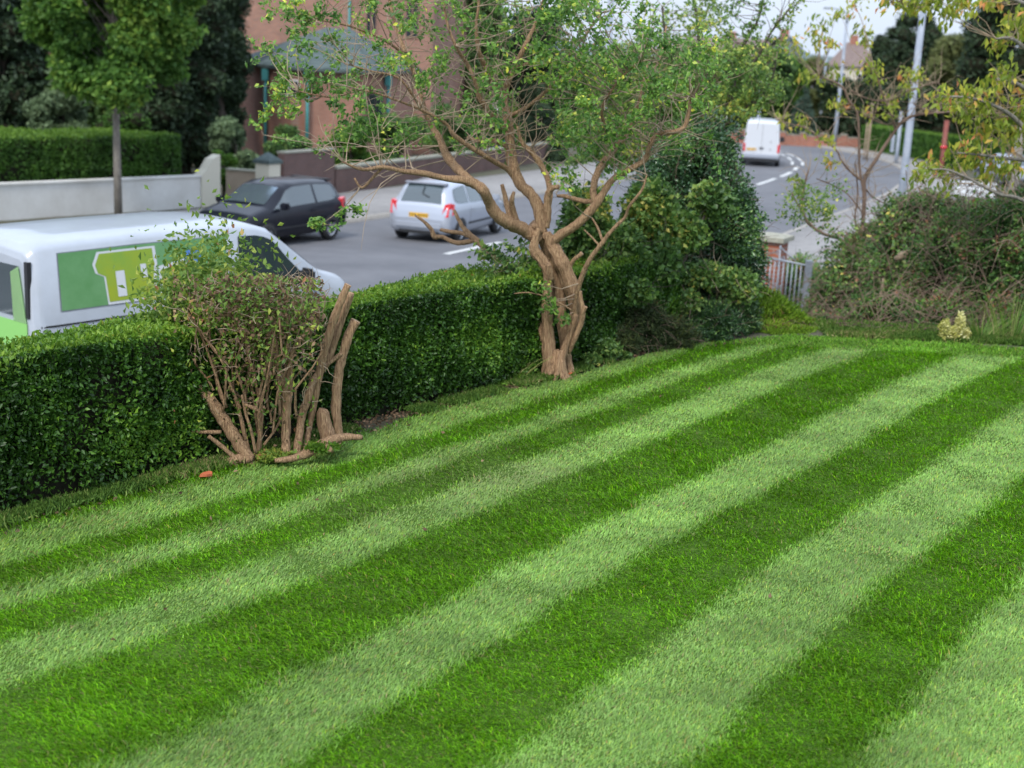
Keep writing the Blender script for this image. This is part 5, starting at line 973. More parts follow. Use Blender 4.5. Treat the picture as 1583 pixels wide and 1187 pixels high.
HB = [(-1.95, .40, .60, .62, .68, .6), (-1.92, .32, .74, .77, .77, .62), (-1.87, .27, .90, .94, .82, .62), (-1.79, .25, .94, 1.06, .835, .62), (-1.66, .24, .955, 1.27, .84, .60), (-1.52, .24, .96, 1.41, .845, .59), (-1.36, .24, .96, 1.455, .85, .58),
      (-.6, .21, .945, 1.485, .85, .58), (.1, .21, .925, 1.47, .85, .575), (.38, .21, .915, 1.40, .85, .58), (.95, .21, .90, 1.06, .845, .64), (1.08, .21, .885, .98, .84, .68), (1.3, .21, .86, .92, .83, .7), (1.68, .22, .77, .82, .80, .7), (1.86, .26, .66, .70, .73, .6), (1.93, .33, .56, .59, .62, .5)]
def hatch(name, label, cat, paint, loc, head, doors=5, s=1., red=False):
    t = thing(name, loc, label, cat, rz=math.pi/2-head); c = Car(HB); c.body(4).build('body', MT[paint], t)
    for sg in (1, -1):
        c.sidepanel([(-1.50, .30, .45), (-1.42, .12, .90), (-1.18, .06, .95), (-.72, .05, .97), (-.70, .05, .97)] if doors == 5 else [(-1.46, .3, .6), (-1.3, .12, .9), (-.6, .05, .97), (-.45, .05, .97)], sg).build('side_window', MT['glass'], t)
        c.sidepanel([(-.62, .05, .97), (.05, .05, .97), (.34, .05, .92), (.80, .05, .45), (.95, .05, .12)], sg).build('side_window', MT['glass'], t)
        mb = MB()
        for x in (-1.22, 1.22): arch(mb, c, x, .31, sg)
        mb.build('wheel_arch', MT['plastic'], t)
        for x in (-1.22, 1.22): wheel(t, x, sg*.775, .305, .19, sg)
        mirror(t, .72, sg*.84, .93, sg, MT[paint])
        mb = MB(); V = [(-1.93, sg*.60, .70), (-1.93, sg*.78, .70), (-1.72, sg*.852, .74), (-1.66, sg*.845, 1.0), (-1.84, sg*.80, 1.03), (-1.885, sg*.68, 1.0)]
        V2 = [(x+.12, y*.92, z) for x, y, z in V]; mb.add(V+V2, [(0, 1, 4, 5), (1, 2, 3, 4), (6, 11, 10, 7), (7, 10, 9, 8)]+[(i, (i+1) % 6, 6+(i+1) % 6, 6+i) for i in range(6)]); mb.build('tail_lamp', MT['redlamp'], t)
        mb = MB(); mb.box((1.66, sg*.66-.13, .58), (1.87, sg*.66+.13, .72)); mb.build('headlight', MT['winglass'], t, bevel=.04)
        c.lowpanel([(-.78, .44, .49), (1.0, .44, .49)], sg, .012).build('rubbing_strip', MT['plastic'], t)
        mb = MB()
        for x in (-.66, .92): mb.v += []; 
        for x in (-.665, .86):
            V = [c.low(x-.006, z, .004, sg) for z in (.27, .5, .7, .9)]+[c.low(x+.006, z, .004, sg) for z in (.27, .5, .7, .9)]; mb.add(V, [(i, i+1, i+5, i+4) for i in range(3)])
        mb.build('door_gap', MT['plastic'], t)
        mb = MB(); q = c.low(-.5, .80, .012, sg); mb.box((-.60, min(q[1], q[1]+sg*.02), .785), (-.42, max(q[1], q[1]+sg*.02), .815)); mb.build('door_handle', MT[paint], t)
    c.toppanel(-1.83, -1.53, .93, .90, .01).build('rear_window', MT['glass'], t); c.toppanel(.42, 1.02, .97, .97, .01).build('windscreen', MT['skyglass' if paint == 'black' else 'glass'], t)
    mb = MB(); mb.box((-1.985, -.66, .36), (-1.88, .66, .56)); mb.build('rear_bumper', MT[paint], t, bevel=.045)
    mb = MB(); mb.box((-1.93, -.55, .235), (-1.86, .55, .345)); mb.build('bumper_insert', MT['plastic'], t, bevel=.02)
    plate(t, -1.94, 0, .70); mb = MB(); mb.tube([(-1.62, .0, 1.40), (-1.75, 0, 1.22), (-1.78, -.2, 1.14)], .012, 6); mb.build('rear_wiper', MT['plastic'], t)
    mb = MB(); mb.box((-1.60, -.56, 1.435), (-1.40, .56, 1.475)); mb.build('spoiler', MT[paint], t, bevel=.015)
    return t
p = atroad(604, 372); q = atroad(697, 373); hd = math.radians(21)
m_ = (p+q)/2; ctr = m_[:2] + np.array([math.sin(hd), math.cos(hd)])*1.75
hatch('hatchback_car', 'silver grey hatchback driving away on the road beyond the hedge', 'car', 'silver', (ctr[0], ctr[1], float(zr(ctr[1]))+.005), hd)
p = atroad(515, 371); hd2 = math.radians(208); ctr = p[:2] + np.array([math.sin(hd2), math.cos(hd2)])*1.3 + np.array([math.cos(hd2), -math.sin(hd2)])*.85
bk = hatch('parked_car', 'black hatchback parked facing the camera by the far white garden wall', 'car', 'black', (ctr[0], ctr[1], float(zr(ctr[1]))+.005), hd2); bk.scale = (1.0, 1.0, .97)
p = atroad(1466, 268); hatch('parked_car', 'grey car almost hidden behind the cherry leaves at the far kerb', 'car', 'silver', (p[0]+1.0, p[1]-6, float(zr(p[1]-6))+.0), math.radians(350))

# white and green van behind the hedge
VS = [(-2.44, .42, 1.06, 1.78, .86, .74), (-2.42, .34, 1.09, 1.86, .91, .77), (-2.34, .31, 1.11, 1.925, .945, .79), (-2.1, .30, 1.12, 1.955, .95, .80), (-1, .28, 1.12, 1.975, .95, .80), (.3, .28, 1.12, 1.975, .95, .80), (.75, .28, 1.12, 1.95, .95, .80), (1.0, .28, 1.12, 1.885, .95, .80),
      (1.30, .28, 1.11, 1.68, .95, .81), (1.78, .28, 1.10, 1.34, .95, .84), (1.92, .28, 1.08, 1.27, .94, .84), (2.28, .29, 1.0, 1.17, .93, .82), (2.46, .32, .86, 1.0, .90, .77), (2.55, .38, .68, .76, .80, .62)]
hdv = math.radians(38); vh = np.array([math.sin(hdv), math.cos(hdv)]); vr = np.array([math.cos(hdv), -math.sin(hdv)])
vc = np.array([-5.2, 14.42])+vh*2.44-vr*.95
V_ = thing('delivery_van', (vc[0], vc[1], float(zr(vc[1]))-.09), 'white van with green printed side windows parked behind the near hedge', 'van', rz=math.pi/2-hdv); c = Car(VS); c.body(4).build('body', MT['vanwhite'], V_)
for sg in (1, -1):
    c.sidepanel([(-2.095, .085, .945), (.275, .085, .945)], sg, .003).build('window_seal', MT['galv'], V_)
    o = c.sidepanel([(-2.08, .10, .93), (.26, .10, .93)], sg, .006).build('side_window', MT['green'], V_)
    mb = MB()   # printed shape on the film, with pale outline under it
    def poly(pts, of, m, nm): 
        mb = MB(); mb.add([c.side(x, v, of, sg) for x, v in pts], [tuple(range(len(pts)))]); return mb.build(nm, m, o)
    T1 = [(-1.62, .70), (-1.56, .86), (-.84, .86), (-.82, .62), (-.86, .14), (-1.46, .14), (-1.49, .52), (-1.59, .58)]
    cxx = sum(a for a, b in T1)/8; cvv = sum(b for a, b in T1)/8
    poly([(cxx+(a-cxx)*1.10, min(.90, cvv+(b-cvv)*1.10)) for a, b in T1], .009, MT['signwhite'], 'outline_print'); poly(T1, .012, MT['olive'], 'shape_print')
    poly([(-1.34, .20), (-1.36, .58), (-1.24, .58), (-1.22, .20)], .015, MT['signwhite'], 'stripe_print')
    poly([(-1.00, .44), (-1.02, .64), (-.94, .64), (-.92, .44)], .015, MT['signwhite'], 'stripe_print')
    poly([(-.76, .14), (-.76, .58), (-.34, .66), (-.24, .52), (-.22, .14)], .0105, MT['signwhite'], 'outline_print'); poly([(-.72, .14), (-.72, .52), (-.38, .60), (-.29, .48), (-.27, .14)], .0125, MT['olive'], 'shape_print')
    poly([(-.26+.13*math.cos(a), .68+.11*math.sin(a)) for a in np.linspace(0, 2*math.pi, 13)[:-1]], .0145, MT['blue'], 'dot_print')
    c.sidepanel([(.46, .06, .92), (.9, .06, .93), (1.1, .06, .88), (1.42, .06, .60), (1.70, .06, .22)], sg).build('cab_window', MT['glass'], V_)
    c.lowpanel([(-2.3, .36, .78), (-.3, .36, .95), (1.9, .40, .88)], sg, .006).build('flank_stripe', MT['lime'], V_)
    mb = MB(); q = c.low(-1.80, .95, .01, sg); V, Fs = ellip((0, 0, 0), np.array([.06, .02, .06]), 0, 0, 1); mb.add(V+np.array(q), [tuple(f) for f in Fs], True); mb.build('fuel_cap', MT['plastic'], V_)
    mb = MB()
    for x in (-1.5, 1.5): arch(mb, c, x, .33, sg)
    mb.build('wheel_arch', MT['plastic'], V_)
    for x in (-1.5, 1.5): wheel(V_, x, sg*.865, .325, .21, sg)
    mb = MB(); mb.box((1.40, min(sg*.93, sg*1.17), 1.10), (1.52, max(sg*.93, sg*1.17), 1.36)); mb.build('door_mirror', MT['plastic'], V_, bevel=.04)
    mb = MB(); mb.box((-2.47, sg*.87-.055, .60), (-2.36, sg*.87+.055, .92)); mb.build('tail_lamp', MT['redlamp'], V_, bevel=.02)
    c.lowpanel([(-2.36, 1.035, 1.055), (.30, 1.035, 1.055)], sg, .007).build('door_rail', MT['plastic'], V_)
    mb = MB()
    for x in (.36, 1.70, -.52):
        V = [c.low(x-.005, z, .008, sg) for z in (.34, .6, .8, 1.0, 1.11)]+[c.low(x+.005, z, .008, sg) for z in (.34, .6, .8, 1.0, 1.11)]; mb.add(V, [(i, i+1, i+6, i+5) for i in range(4)])
    mb.build('door_gap', MT['plastic'], V_)
c.toppanel(1.04, 1.80, .98, .98, .01).build('windscreen', MT['glass'], V_)
mb = MB(); mb.box((-2.452, -.66, 1.14), (-2.445, .66, 1.70)); rw = mb.build('rear_window', MT['glass'], V_)
mb = MB(); mb.box((-2.456, -.80, .55), (-2.446, .80, 1.08)); mb.build('rear_door_print', MT['lime'], V_)
mb = MB(); V = [(-2.458, -.80, 1.08), (-2.458, -.55, 1.08), (-2.458, -.52, 1.62), (-2.458, -.68, 1.70)]; mb.add(V, [(0, 1, 2, 3), (3, 2, 1, 0)]); mb.build('window_print', MT['palelime'], rw)
mb = MB(); V = [(-2.459, -.5, .55), (-2.459, .2, .80), (-2.459, .2, .90), (-2.459, -.8, .72)]; mb.add(V, [(0, 1, 2, 3), (3, 2, 1, 0)]); mb.build('swoosh_print', MT['palelime'], V_)
mb = MB(); mb.box((-2.53, -.88, .34), (-2.40, .88, .56)); mb.build('rear_bumper', MT['plastic'], V_, bevel=.05); plate(V_, -2.46, 0, .66)
for sg in (1, -1):
    mb = MB(); mb.box((-2.452, sg*.81-.03, 1.14), (-2.40, sg*.81+.03, 1.76)); mb.build('corner_trim', MT['plastic'], V_)
for (y) in (-.35, .35): mb = MB(); mb.box((1.80, y-.25, 1.345), (1.82, y+.25, 1.36)); mb.build('wiper', MT['plastic'], V_)
for sg in (1, -1):
    mb = MB(); mb.box((2.22, sg*.72-.15, .70), (2.44, sg*.72+.15, .92)); mb.build('headlight', MT['winglass'], V_, bevel=.05)

# tall white van on the bend
TS = [(-2.62, .46, 1.0, 2.26, .93, .74), (-2.60, .40, 1.02, 2.33, .97, .76), (-2.5, .36, 1.05, 2.38, .99, .79), (-1.5, .34, 1.05, 2.40, 1.0, .81), (.9, .34, 1.05, 2.40, 1.0, .81), (1.2, .34, 1.05, 2.30, 1.0, .81), (2.0, .34, 1.05, 1.42, .99, .84), (2.3, .34, 1.0, 1.25, .95, .8), (2.62, .4, .8, .9, .85, .7), (2.7, .45, .7, .75, .8, .6)]
p = (atroad(1145, 257)+atroad(1203, 257))/2; hdt = math.radians(9.5); ctr = p[:2]+np.array([math.sin(hdt), math.cos(hdt)])*2.6
t = thing('panel_van', (ctr[0], ctr[1], float(zr(ctr[1]))), 'tall white panel van seen from behind driving round the bend', 'van', rz=math.pi/2-hdt); c = Car(TS); c.body(3).build('body', MT['white'], t)
for sg in (1, -1):
    mb = MB(); mb.box((-2.66, sg*.90-.06, .78), (-2.52, sg*.90+.06, 1.22)); mb.build('tail_lamp', MT['redlamp'], t, bevel=.02)
    mb = MB()
    for x in (-1.6, 1.7): arch(mb, c, x, .35, sg)
    mb.build('wheel_arch', MT['plastic'], t)
    for x in (-1.6, 1.7): wheel(t, x, sg*.90, .34, .24, sg)
    c.sidepanel([(1.05, .08, .55), (1.4, .08, .50), (1.9, .08, .3)], sg).build('cab_window', MT['glass'], t)
    mb = MB(); mb.box((1.55, min(sg*1.0, sg*1.26), 1.12), (1.68, max(sg*1.0, sg*1.26), 1.42)); mb.build('door_mirror', MT['plastic'], t, bevel=.04)
mb = MB(); mb.box((-2.72, -.95, .46), (-2.55, .95, .68)); mb.build('rear_bumper', MT['silver'], t, bevel=.05)
mb = MB(); mb.box((-2.69, -.90, .30), (-2.56, .90, .44)); mb.build('bumper_underside', MT['plastic'], t, bevel=.02)
mb = MB(); mb.box((-2.626, -.006, .72), (-2.618, .006, 2.24)); mb.build('door_gap', MT['plastic'], t)
mb = MB(); mb.box((-2.64, .22, .78), (-2.612, .86, 1.12)); mb.build('plate_recess', MT['white'], t, bevel=.006); plate(t, -2.645, .52, .92, .5, .11)
mb = MB(); mb.box((-2.65, -.12, .95), (-2.618, .10, 1.03)); mb.build('door_handle', MT['plastic'], t)
mb = MB(); mb.box((-2.65, -.50, 1.32), (-2.618, -.44, 1.36)); mb.box((-2.65, -.50, .92), (-2.618, -.44, .96)); mb.build('hinge', MT['plastic'], t)

# ------------------------------------------------------------------ far side of the road
def wall(name, label, A, B, h, th, m, cop=None, cm='coping', cat='wall', piers=0, h2=None):
    A = np.array(A[:2], float); B = np.array(B[:2], float); Ln = np.linalg.norm(B-A); u = (B-A)/Ln; c = (A+B)/2; z = zg(*c); t = thing(name, (c[0], c[1], z), label, cat, rz=math.atan2(u[1], u[0])); n = max(2, int(Ln/2)+1)
    mb = MB(); mc = MB(); xs = np.linspace(-Ln/2, Ln/2, n)
    for i in range(n-1):
        za, zb_ = [zg(*(c+u*x))-z for x in (xs[i], xs[i+1])]
        def bx(mm, y0, y1, b0, t0, b1, t1):
            mm.add([(xs[i], y0, b0), (xs[i+1], y0, b1), (xs[i+1], y1, b1), (xs[i], y1, b0), (xs[i], y0, t0), (xs[i+1], y0, t1), (xs[i+1], y1, t1), (xs[i], y1, t0)], [(0, 3, 2, 1), (4, 5, 6, 7), (0, 1, 5, 4), (2, 3, 7, 6)]+([(3, 0, 4, 7)] if i == 0 else [])+([(1, 2, 6, 5)] if i == n-2 else []))
        bx(mb, -th/2, th/2, za-.2, za+h, zb_-.2, zb_+h)
        if cop: bx(mc, -th/2-.04, th/2+.04, za+h+.002, za+h+cop, zb_+h+.002, zb_+h+cop)
    mb.build('wall_face', MT[m], t)
    if cop: mc.build('coping', MT[cm], t)
    for k in range(piers):
        x = -Ln/2+.2+(Ln-.4)*k/max(1, piers-1); zp = zg(*(c+u*x))-z; mp_ = MB(); mp_.box((x-.2, -th/2-.06, zp-.2), (x+.2, th/2+.06, zp+h+.16)); o = mp_.build('pier', MT[m], t)
        mp_ = MB(); mp_.box((x-.25, -th/2-.1, zp+h+.162), (x+.25, th/2+.1, zp+h+.24)); mp_.build('pier_cap', MT[cm], o, bevel=.015)
    return t, c, u, Ln, z
W0, W1 = np.array([-24, 17.5]), np.array([-9.45, 39.8])
t, c, u, Ln, z = wall('garden_wall', 'long white rendered garden wall under the clipped hedge across the road', W0, W1, .88, .25, 'render', .05, 'render')
mb = MB(); pr = [(Ln/2+.003, -.2), (Ln/2+.75, -.2), (Ln/2+.75, 1.5), (Ln/2+.45, 1.38), (Ln/2+.22, 1.1), (Ln/2+.003, .93)]; zz = zg(*W1)-z
mb.add([(x, -.16, q+zz) for x, q in pr]+[(x, .16, q+zz) for x, q in pr], [tuple(range(6)), tuple(range(11, 5, -1))]+[(i, 6+i, 6+(i+1) % 6, (i+1) % 6) for i in range(6)]); mb.build('end_pier', MT['cream'], t)
v_ = np.array([-u[1], u[0]])
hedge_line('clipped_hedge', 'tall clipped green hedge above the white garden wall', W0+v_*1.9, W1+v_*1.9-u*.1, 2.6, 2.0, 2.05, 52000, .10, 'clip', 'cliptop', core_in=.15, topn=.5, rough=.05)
def tree(name, label, px, Y, pytop, pw, cy_, n, size, leaf, trunk_r=.2, m='barkdark', nb=26, base_px=None, shape='round', group=None, asp=.6, cat='tree', low=None, dense=.5, seed=None, cr=(.26, .46)):
    b = aty(px, 100, Y); z = zg(b[0], b[1]); root = np.array([b[0], b[1], z]); s_ = Y/2150.
    t = thing(name, root, label, cat, group=group); top = aty(px, pytop, Y)[2]; cz = aty(px, cy_, Y)[2]; rx = pw*s_; rz = top-cz
    if low is not None: zl = aty(px, low, Y)[2]; rzl = cz-zl
    else: rzl = rz
    mb = MB(); topc_k = .3 if trunk_r > .15 else .05; mid = np.array([b[0]+random.uniform(-.1, .1)*trunk_r, b[1], (z+cz)/2]); topc = np.array([b[0], b[1], cz+rz*topc_k])
    mb.tube([root-[0, 0, .1], root*.5+mid*.5, mid, np.array([b[0], b[1], cz]), topc], [trunk_r*1.15, trunk_r, trunk_r*.85, trunk_r*.6, trunk_r*.2], 8)
    bl = []
    for k in range(nb):
        d = rng.normal(size=3); d /= np.linalg.norm(d); q = rng.uniform(.25, .95)**.6
        if shape == 'cone':
            f = rng.uniform(0, 1)**1.3; a = rng.uniform(0, 6.28); w_ = (1-f)*.75+.04; p = np.array([b[0]+math.cos(a)*rx*w_*.7, b[1]+math.sin(a)*rx*w_*.7, z+(top-z)*(.08+f*.86)]); r = max(rx*(.5*(1-f)+.10), .12); bl.append((p, np.array([r, r, r*1.1])))
        else:
            f = rng.uniform(.04, .93); zl_ = max(cz-rzl, z); wq = math.sqrt(max(0, 1-(2*f-1)**2*.75))*math.sqrt(rng.uniform(.1, 1)); a = rng.uniform(0, 6.28); r = rx*rng.uniform(*cr)*.9
            p = np.array([b[0]+math.cos(a)*rx*wq*.78, b[1]+math.sin(a)*rx*wq*.78, zl_+(top-zl_)*f]); bl.append((p, np.array([r, r, r*.8])))
            o_ = np.array([b[0], b[1], min(max(mid[2], p[2]-rx*.8), cz)]); mb.tube([o_, (p+o_)/2+rng.normal(size=3)*.05*rx, p], [trunk_r*.22, trunk_r*.13, trunk_r*.05], 5, False)
    mb.build('trunk', MT[m], t, off=root); P, d = blobpts(bl, int(n*1.6), .55)
    leafmesh('crown', P, size, LM[leaf], t, asp, d*.6, 1., droop=.25, off=root, cf=1.0/max(rx, .5)*2, clump=.3)
    if dense: core_of(bl, t, root, dense)
    return t
# left group
tree('conifer', 'dark evergreen mass filling the space between the street tree and the brick house', 318, 60, -130, 70, 80, 26000, .24, 'fardark', .2, nb=70, low=262, dense=.8, asp=.4, cr=(.34, .56))
tree('street_tree', 'street tree with slim pale grey trunk and yellow green crown over the white wall', 178, 35.8, -260, 165, -35, 56000, .17, 'farlime', .10, 'barkgrey', nb=120, low=150, dense=0, cr=(.10, .30))
for (px, Y, pt, pw, cy_, lab) in ((285, 52, -120, 62, 60, 'dark conifer beside the brick house, left of it'), (340, 56, -90, 36, 60, 'narrow dark conifer touching the left corner of the brick house'), (235, 50, -60, 60, 70, 'broad dark evergreen behind the pale street tree trunk')):
    tree('conifer', lab, px, Y, pt, pw, cy_, 26000, .22, 'fardark', .2, nb=70, low=262, dense=.8, asp=.4, cr=(.34, .56))
tree('dark_tree', 'very dark tree at the top left corner above the far hedge', 5, 46, -120, 95, 70, 24000, .2, 'fardark', .25, nb=60, low=245, dense=.75)
tree('dark_tree', 'dark green tree behind the street tree crown, left of the conifers', 140, 58, -140, 100, 60, 24000, .22, 'fargreen', .25, nb=60, low=250, dense=.7)
tree('garden_shrub', 'grey green bushy shrub above the far clipped hedge on the left', 95, 44, 105, 62, 155, 6000, .14, 'grey', .05, nb=16, low=215, cat='shrub', dense=.6)
tree('domed_shrub', 'rounded clipped dome shrub just above the far clipped hedge', 185, 44, 155, 46, 190, 6000, .10, 'clip', .05, nb=26, low=230, cat='shrub', dense=.8, cr=(.4, .5))
tree('garden_shrub', 'pale green loose shrub right of the far clipped hedge', 365, 46, 185, 42, 225, 5000, .13, 'grey', .05, nb=14, low=270, cat='shrub', dense=.5)
tree('garden_shrub', 'bright green shrub filling the gap beside the white wall end', 345, 43.2, 205, 24, 255, 4500, .11, 'farlime', .05, nb=14, low=318, cat='shrub', dense=.6)
for k, (px, Y, pt, pw, cy_, lf, lab) in enumerate([(455, 52, 195, 40, 225, 'fargreen', 'round green shrub behind the cream gate pier'), (545, 53, 185, 44, 222, 'farlime', 'light green shrub in front of the brick bay, left part'), (620, 56, 175, 48, 218, 'fargreen', 'green shrub in front of the brick bay, right part'),
      (700, 60, 165, 50, 212, 'fargreen', 'tall green shrub behind the dark brick garden wall above the silver car'), (775, 64, 160, 46, 205, 'farlime', 'yellow green shrub right of the teal fence'), (850, 70, 150, 50, 200, 'fardark', 'dark shrub at the right end of the dark brick garden wall')]):
    tree('garden_shrub', lab, px, Y, pt, pw, cy_, 5000, .15, lf, .05, nb=14, low=262, cat='shrub', dense=.6)
# piers and walls
b = aty(414, 285, 41.5); z = zg(b[0], b[1]); t = thing('gate_pier', (b[0], b[1], z), 'cream square gate pier with dark stone cap behind the black car', 'pier', rz=math.radians(-30)); hp = aty(414, 252, 41.5)[2]-z
mb = MB(); mb.box((-.27, -.27, -.1), (.27, .27, hp)); mb.build('shaft', MT['cream'], t, bevel=.01)
mb = MB(); mb.box((-.32, -.32, hp+.003), (.32, .32, hp+.1)); mb.add([(-.30, -.30, hp+.102), (.30, -.30, hp+.102), (.30, .30, hp+.102), (-.30, .30, hp+.102), (0, 0, hp+.34)], [(0, 1, 4), (1, 2, 4), (2, 3, 4), (3, 0, 4)]); mb.build('cap', MT['slate'], t)
a_, b_ = aty(352, 285, 42.2), aty(400, 285, 41.8); wall('garden_wall', 'short beige wall left of the cream gate pier', a_, b_, .95, .2, 'pinkstone', .05)
a_, b_ = aty(434, 285, 42.6), aty(512, 285, 46); wall('garden_wall', 'tall dark brown brick wall right of the cream gate pier', a_, b_, 1.5, .22, 'brickdark', .06)
a_, b_ = aty(514, 285, 46.2), aty(860, 285, 72); wall('garden_wall', 'long low dark brick wall with pale coping behind the silver hatchback', a_, b_, .85, .25, 'brickdark', .09)
a_, b_ = aty(728, 240, 63.5), aty(800, 240, 66.5); wall('garden_fence', 'teal painted fence panel above the dark brick garden wall', a_, b_, 1.9, .06, 'teal', None, cat='fence')

# brick house
HP = [aty(px, 100, Y)[:2] for px, Y in ((366, 64), (412, 60.5), (478, 58.4), (560, 58.8), (602, 61.5), (640, 66), (385, 70))]
zc = zg(*HP[2]); hc = np.mean(HP, 0); t = thing('brick_bay', (hc[0], hc[1], zc), 'single storey brick building with hipped slate roof in front of the tall brick house', 'building')
ze = aty(478, 106, 58.4)[2]-zc; loc = [p-hc for p in HP]; n = len(loc)
def over(k): return [p*k for p in loc]
mb = MB(); mb.add([(*p, -.3) for p in loc]+[(*p, ze) for p in loc], [(i, (i+1) % n, n+(i+1) % n, n+i) for i in range(n)]); mb.build('walls', MT['brickbay'], t)
ap = aty(505, 42, 62.5)-np.array([hc[0], hc[1], zc]); ap2 = ap+np.array([1.1, .3, -.05]); ov = over(1.09)
mb = MB(); mb.add([(*p, ze+.03) for p in ov]+[tuple(ap), tuple(ap2)], [(0, 1, n), (1, 2, n), (2, 3, n+1, n), (3, 4, n+1), (4, 5, n+1), (5, 6, n, n+1), (6, 0, n)]); rf = mb.build('roof', MT['slate'], t)
mb = MB(); mb.add([(*p, ze-.10) for p in ov]+[(*p, ze+.026) for p in ov]+[(*p, ze-.10) for p in over(1.0)], [(i, (i+1) % n, n+(i+1) % n, n+i) for i in range(n)]+[(2*n+i, 2*n+(i+1) % n, (i+1) % n, i) for i in range(n)]); mb.build('gutter', MT['slate'], t)
for (px, Y) in ((412, 60.3), (476, 58.2), (599, 61.0)):
    p = aty(px, 100, Y)[:2]-hc; mb = MB(); mb.tube([(p[0]*1.02, p[1]*1.02, -.1), (p[0]*1.02, p[1]*1.02, ze-.12)], .075, 8); mb.box((p[0]*1.02-.14, p[1]*1.02-.14, ze-.62), (p[0]*1.02+.14, p[1]*1.02+.14, ze-.14)); mb.build('downpipe', MT['teal'], t)
def facewin(parent, a, b, q0, q1, z0, z1, frame='soffit', nm='window'):
    """window on the wall face a->b (local xy)"""
    a, b = np.array(a), np.array(b); u = (b-a)/np.linalg.norm(b-a); nn = np.array([u[1], -u[0]]); 
    P = lambda q, o: a+(b-a)*q+nn*o
    mb = MB(); p = [P(q0, .02), P(q1, .02), P(q1, .05), P(q0, .05)]
    mb.add([(*x, z0) for x in p]+[(*x, z1) for x in p], [(0, 1, 2, 3), (4, 7, 6, 5), (0, 4, 5, 1), (1, 5, 6, 2), (2, 6, 7, 3), (3, 7, 4, 0)]); w_ = mb.build(nm, MT[frame], parent)
    mb = MB(); e = .07/np.linalg.norm(b-a); m_ = (q0+q1)/2
    for (c0, c1) in ((q0+e, m_-e/2), (m_+e/2, q1-e)): mb.add([(*P(c0, .056), z0+.07), (*P(c1, .056), z0+.07), (*P(c1, .056), z1-.07), (*P(c0, .056), z1-.07)], [(0, 1, 2, 3)])
    mb.build('pane', MT['winglass'], w_)
facewin(t, loc[1], loc[2], .35, .80, ze-1.2, ze-.5); facewin(t, loc[3], loc[4], .2, .75, ze-2.4, ze-.9, 'brickdark')
# tall house
a_ = aty(368, 100, 72)[:2]; b_ = aty(668, 100, 70)[:2]; uu = (b_-a_)/np.linalg.norm(b_-a_); vv = np.array([-uu[1], uu[0]]); c2, d2 = b_+vv*10, a_+vv*10; hc2 = (a_+c2)/2; z2 = zg(*hc2); hh = 9.5
t = thing('brick_house', (hc2[0], hc2[1], z2), 'tall pink brick house rising out of frame behind the slate roofed bay', 'house'); Q = [p-hc2 for p in (a_, b_, c2, d2)]
mb = MB(); mb.add([(*p, -.3) for p in Q]+[(*p, hh) for p in Q], [(i, (i+1) % 4, 4+(i+1) % 4, 4+i) for i in range(4)]); mb.build('walls', MT['brickhouse'], t)
Qo = [p*1.05 for p in Q]; r1, r2 = (Qo[0]+Qo[3])/2*.55, (Qo[1]+Qo[2])/2*.55
mb = MB(); mb.add([(*p, hh+.05) for p in Qo]+[(*r1, hh+4), (*r2, hh+4)], [(0, 1, 5, 4), (1, 2, 5), (2, 3, 4, 5), (3, 0, 4), (3, 2, 1, 0)]); rf = mb.build('roof', MT['slate'], t)
mb = MB(); mb.box((-2, -.5, hh+2.5), (-1, .5, hh+5.2)); mb.build('chimney', MT['brickhouse'], rf)
for (q0, q1, za, zb_) in ((.66, .72, 6.0, 7.6), (.86, .93, 5.8, 7.6), (.84, .92, 2.0, 3.6)): facewin(t, Q[0], Q[1], q0, q1, za, zb_, 'brickhouse')
mb = MB(); p = Q[0]+(Q[1]-Q[0])*.58+np.array([uu[1], -uu[0]])*.12; mb.tube([(*p, 0), (*p, hh-.2)], .06, 8); mb.build('downpipe', MT['teal'], t)
# red gable glimpse upper left
b = aty(20, 45, 75)[:2]; z3 = zg(*b); t = thing('brick_house', (b[0], b[1], z3), 'red brick house with white window glimpsed through the top left trees', 'house', rz=math.radians(20))
mb = MB(); mb.box((-6, -4, -.3), (3, 4, 6.2)); mb.build('walls', MT['brick'], t); mb = MB(); mb.add([(-6.4, -4.4, 6.2), (3.4, -4.4, 6.2), (3.4, 4.4, 6.2), (-6.4, 4.4, 6.2), (-3, 0, 9), (0.5, 0, 9)], [(0, 1, 5, 4), (1, 2, 5), (2, 3, 4, 5), (3, 0, 4), (3, 2, 1, 0)]); mb.build('roof', MT['slate'], t)
facewin(t, (-6, -4.0), (3, -4.0), .1, .25, 3.6, 5.2); facewin(t, (-6, -4.0), (3, -4.0), .55, .7, 3.6, 5.2)

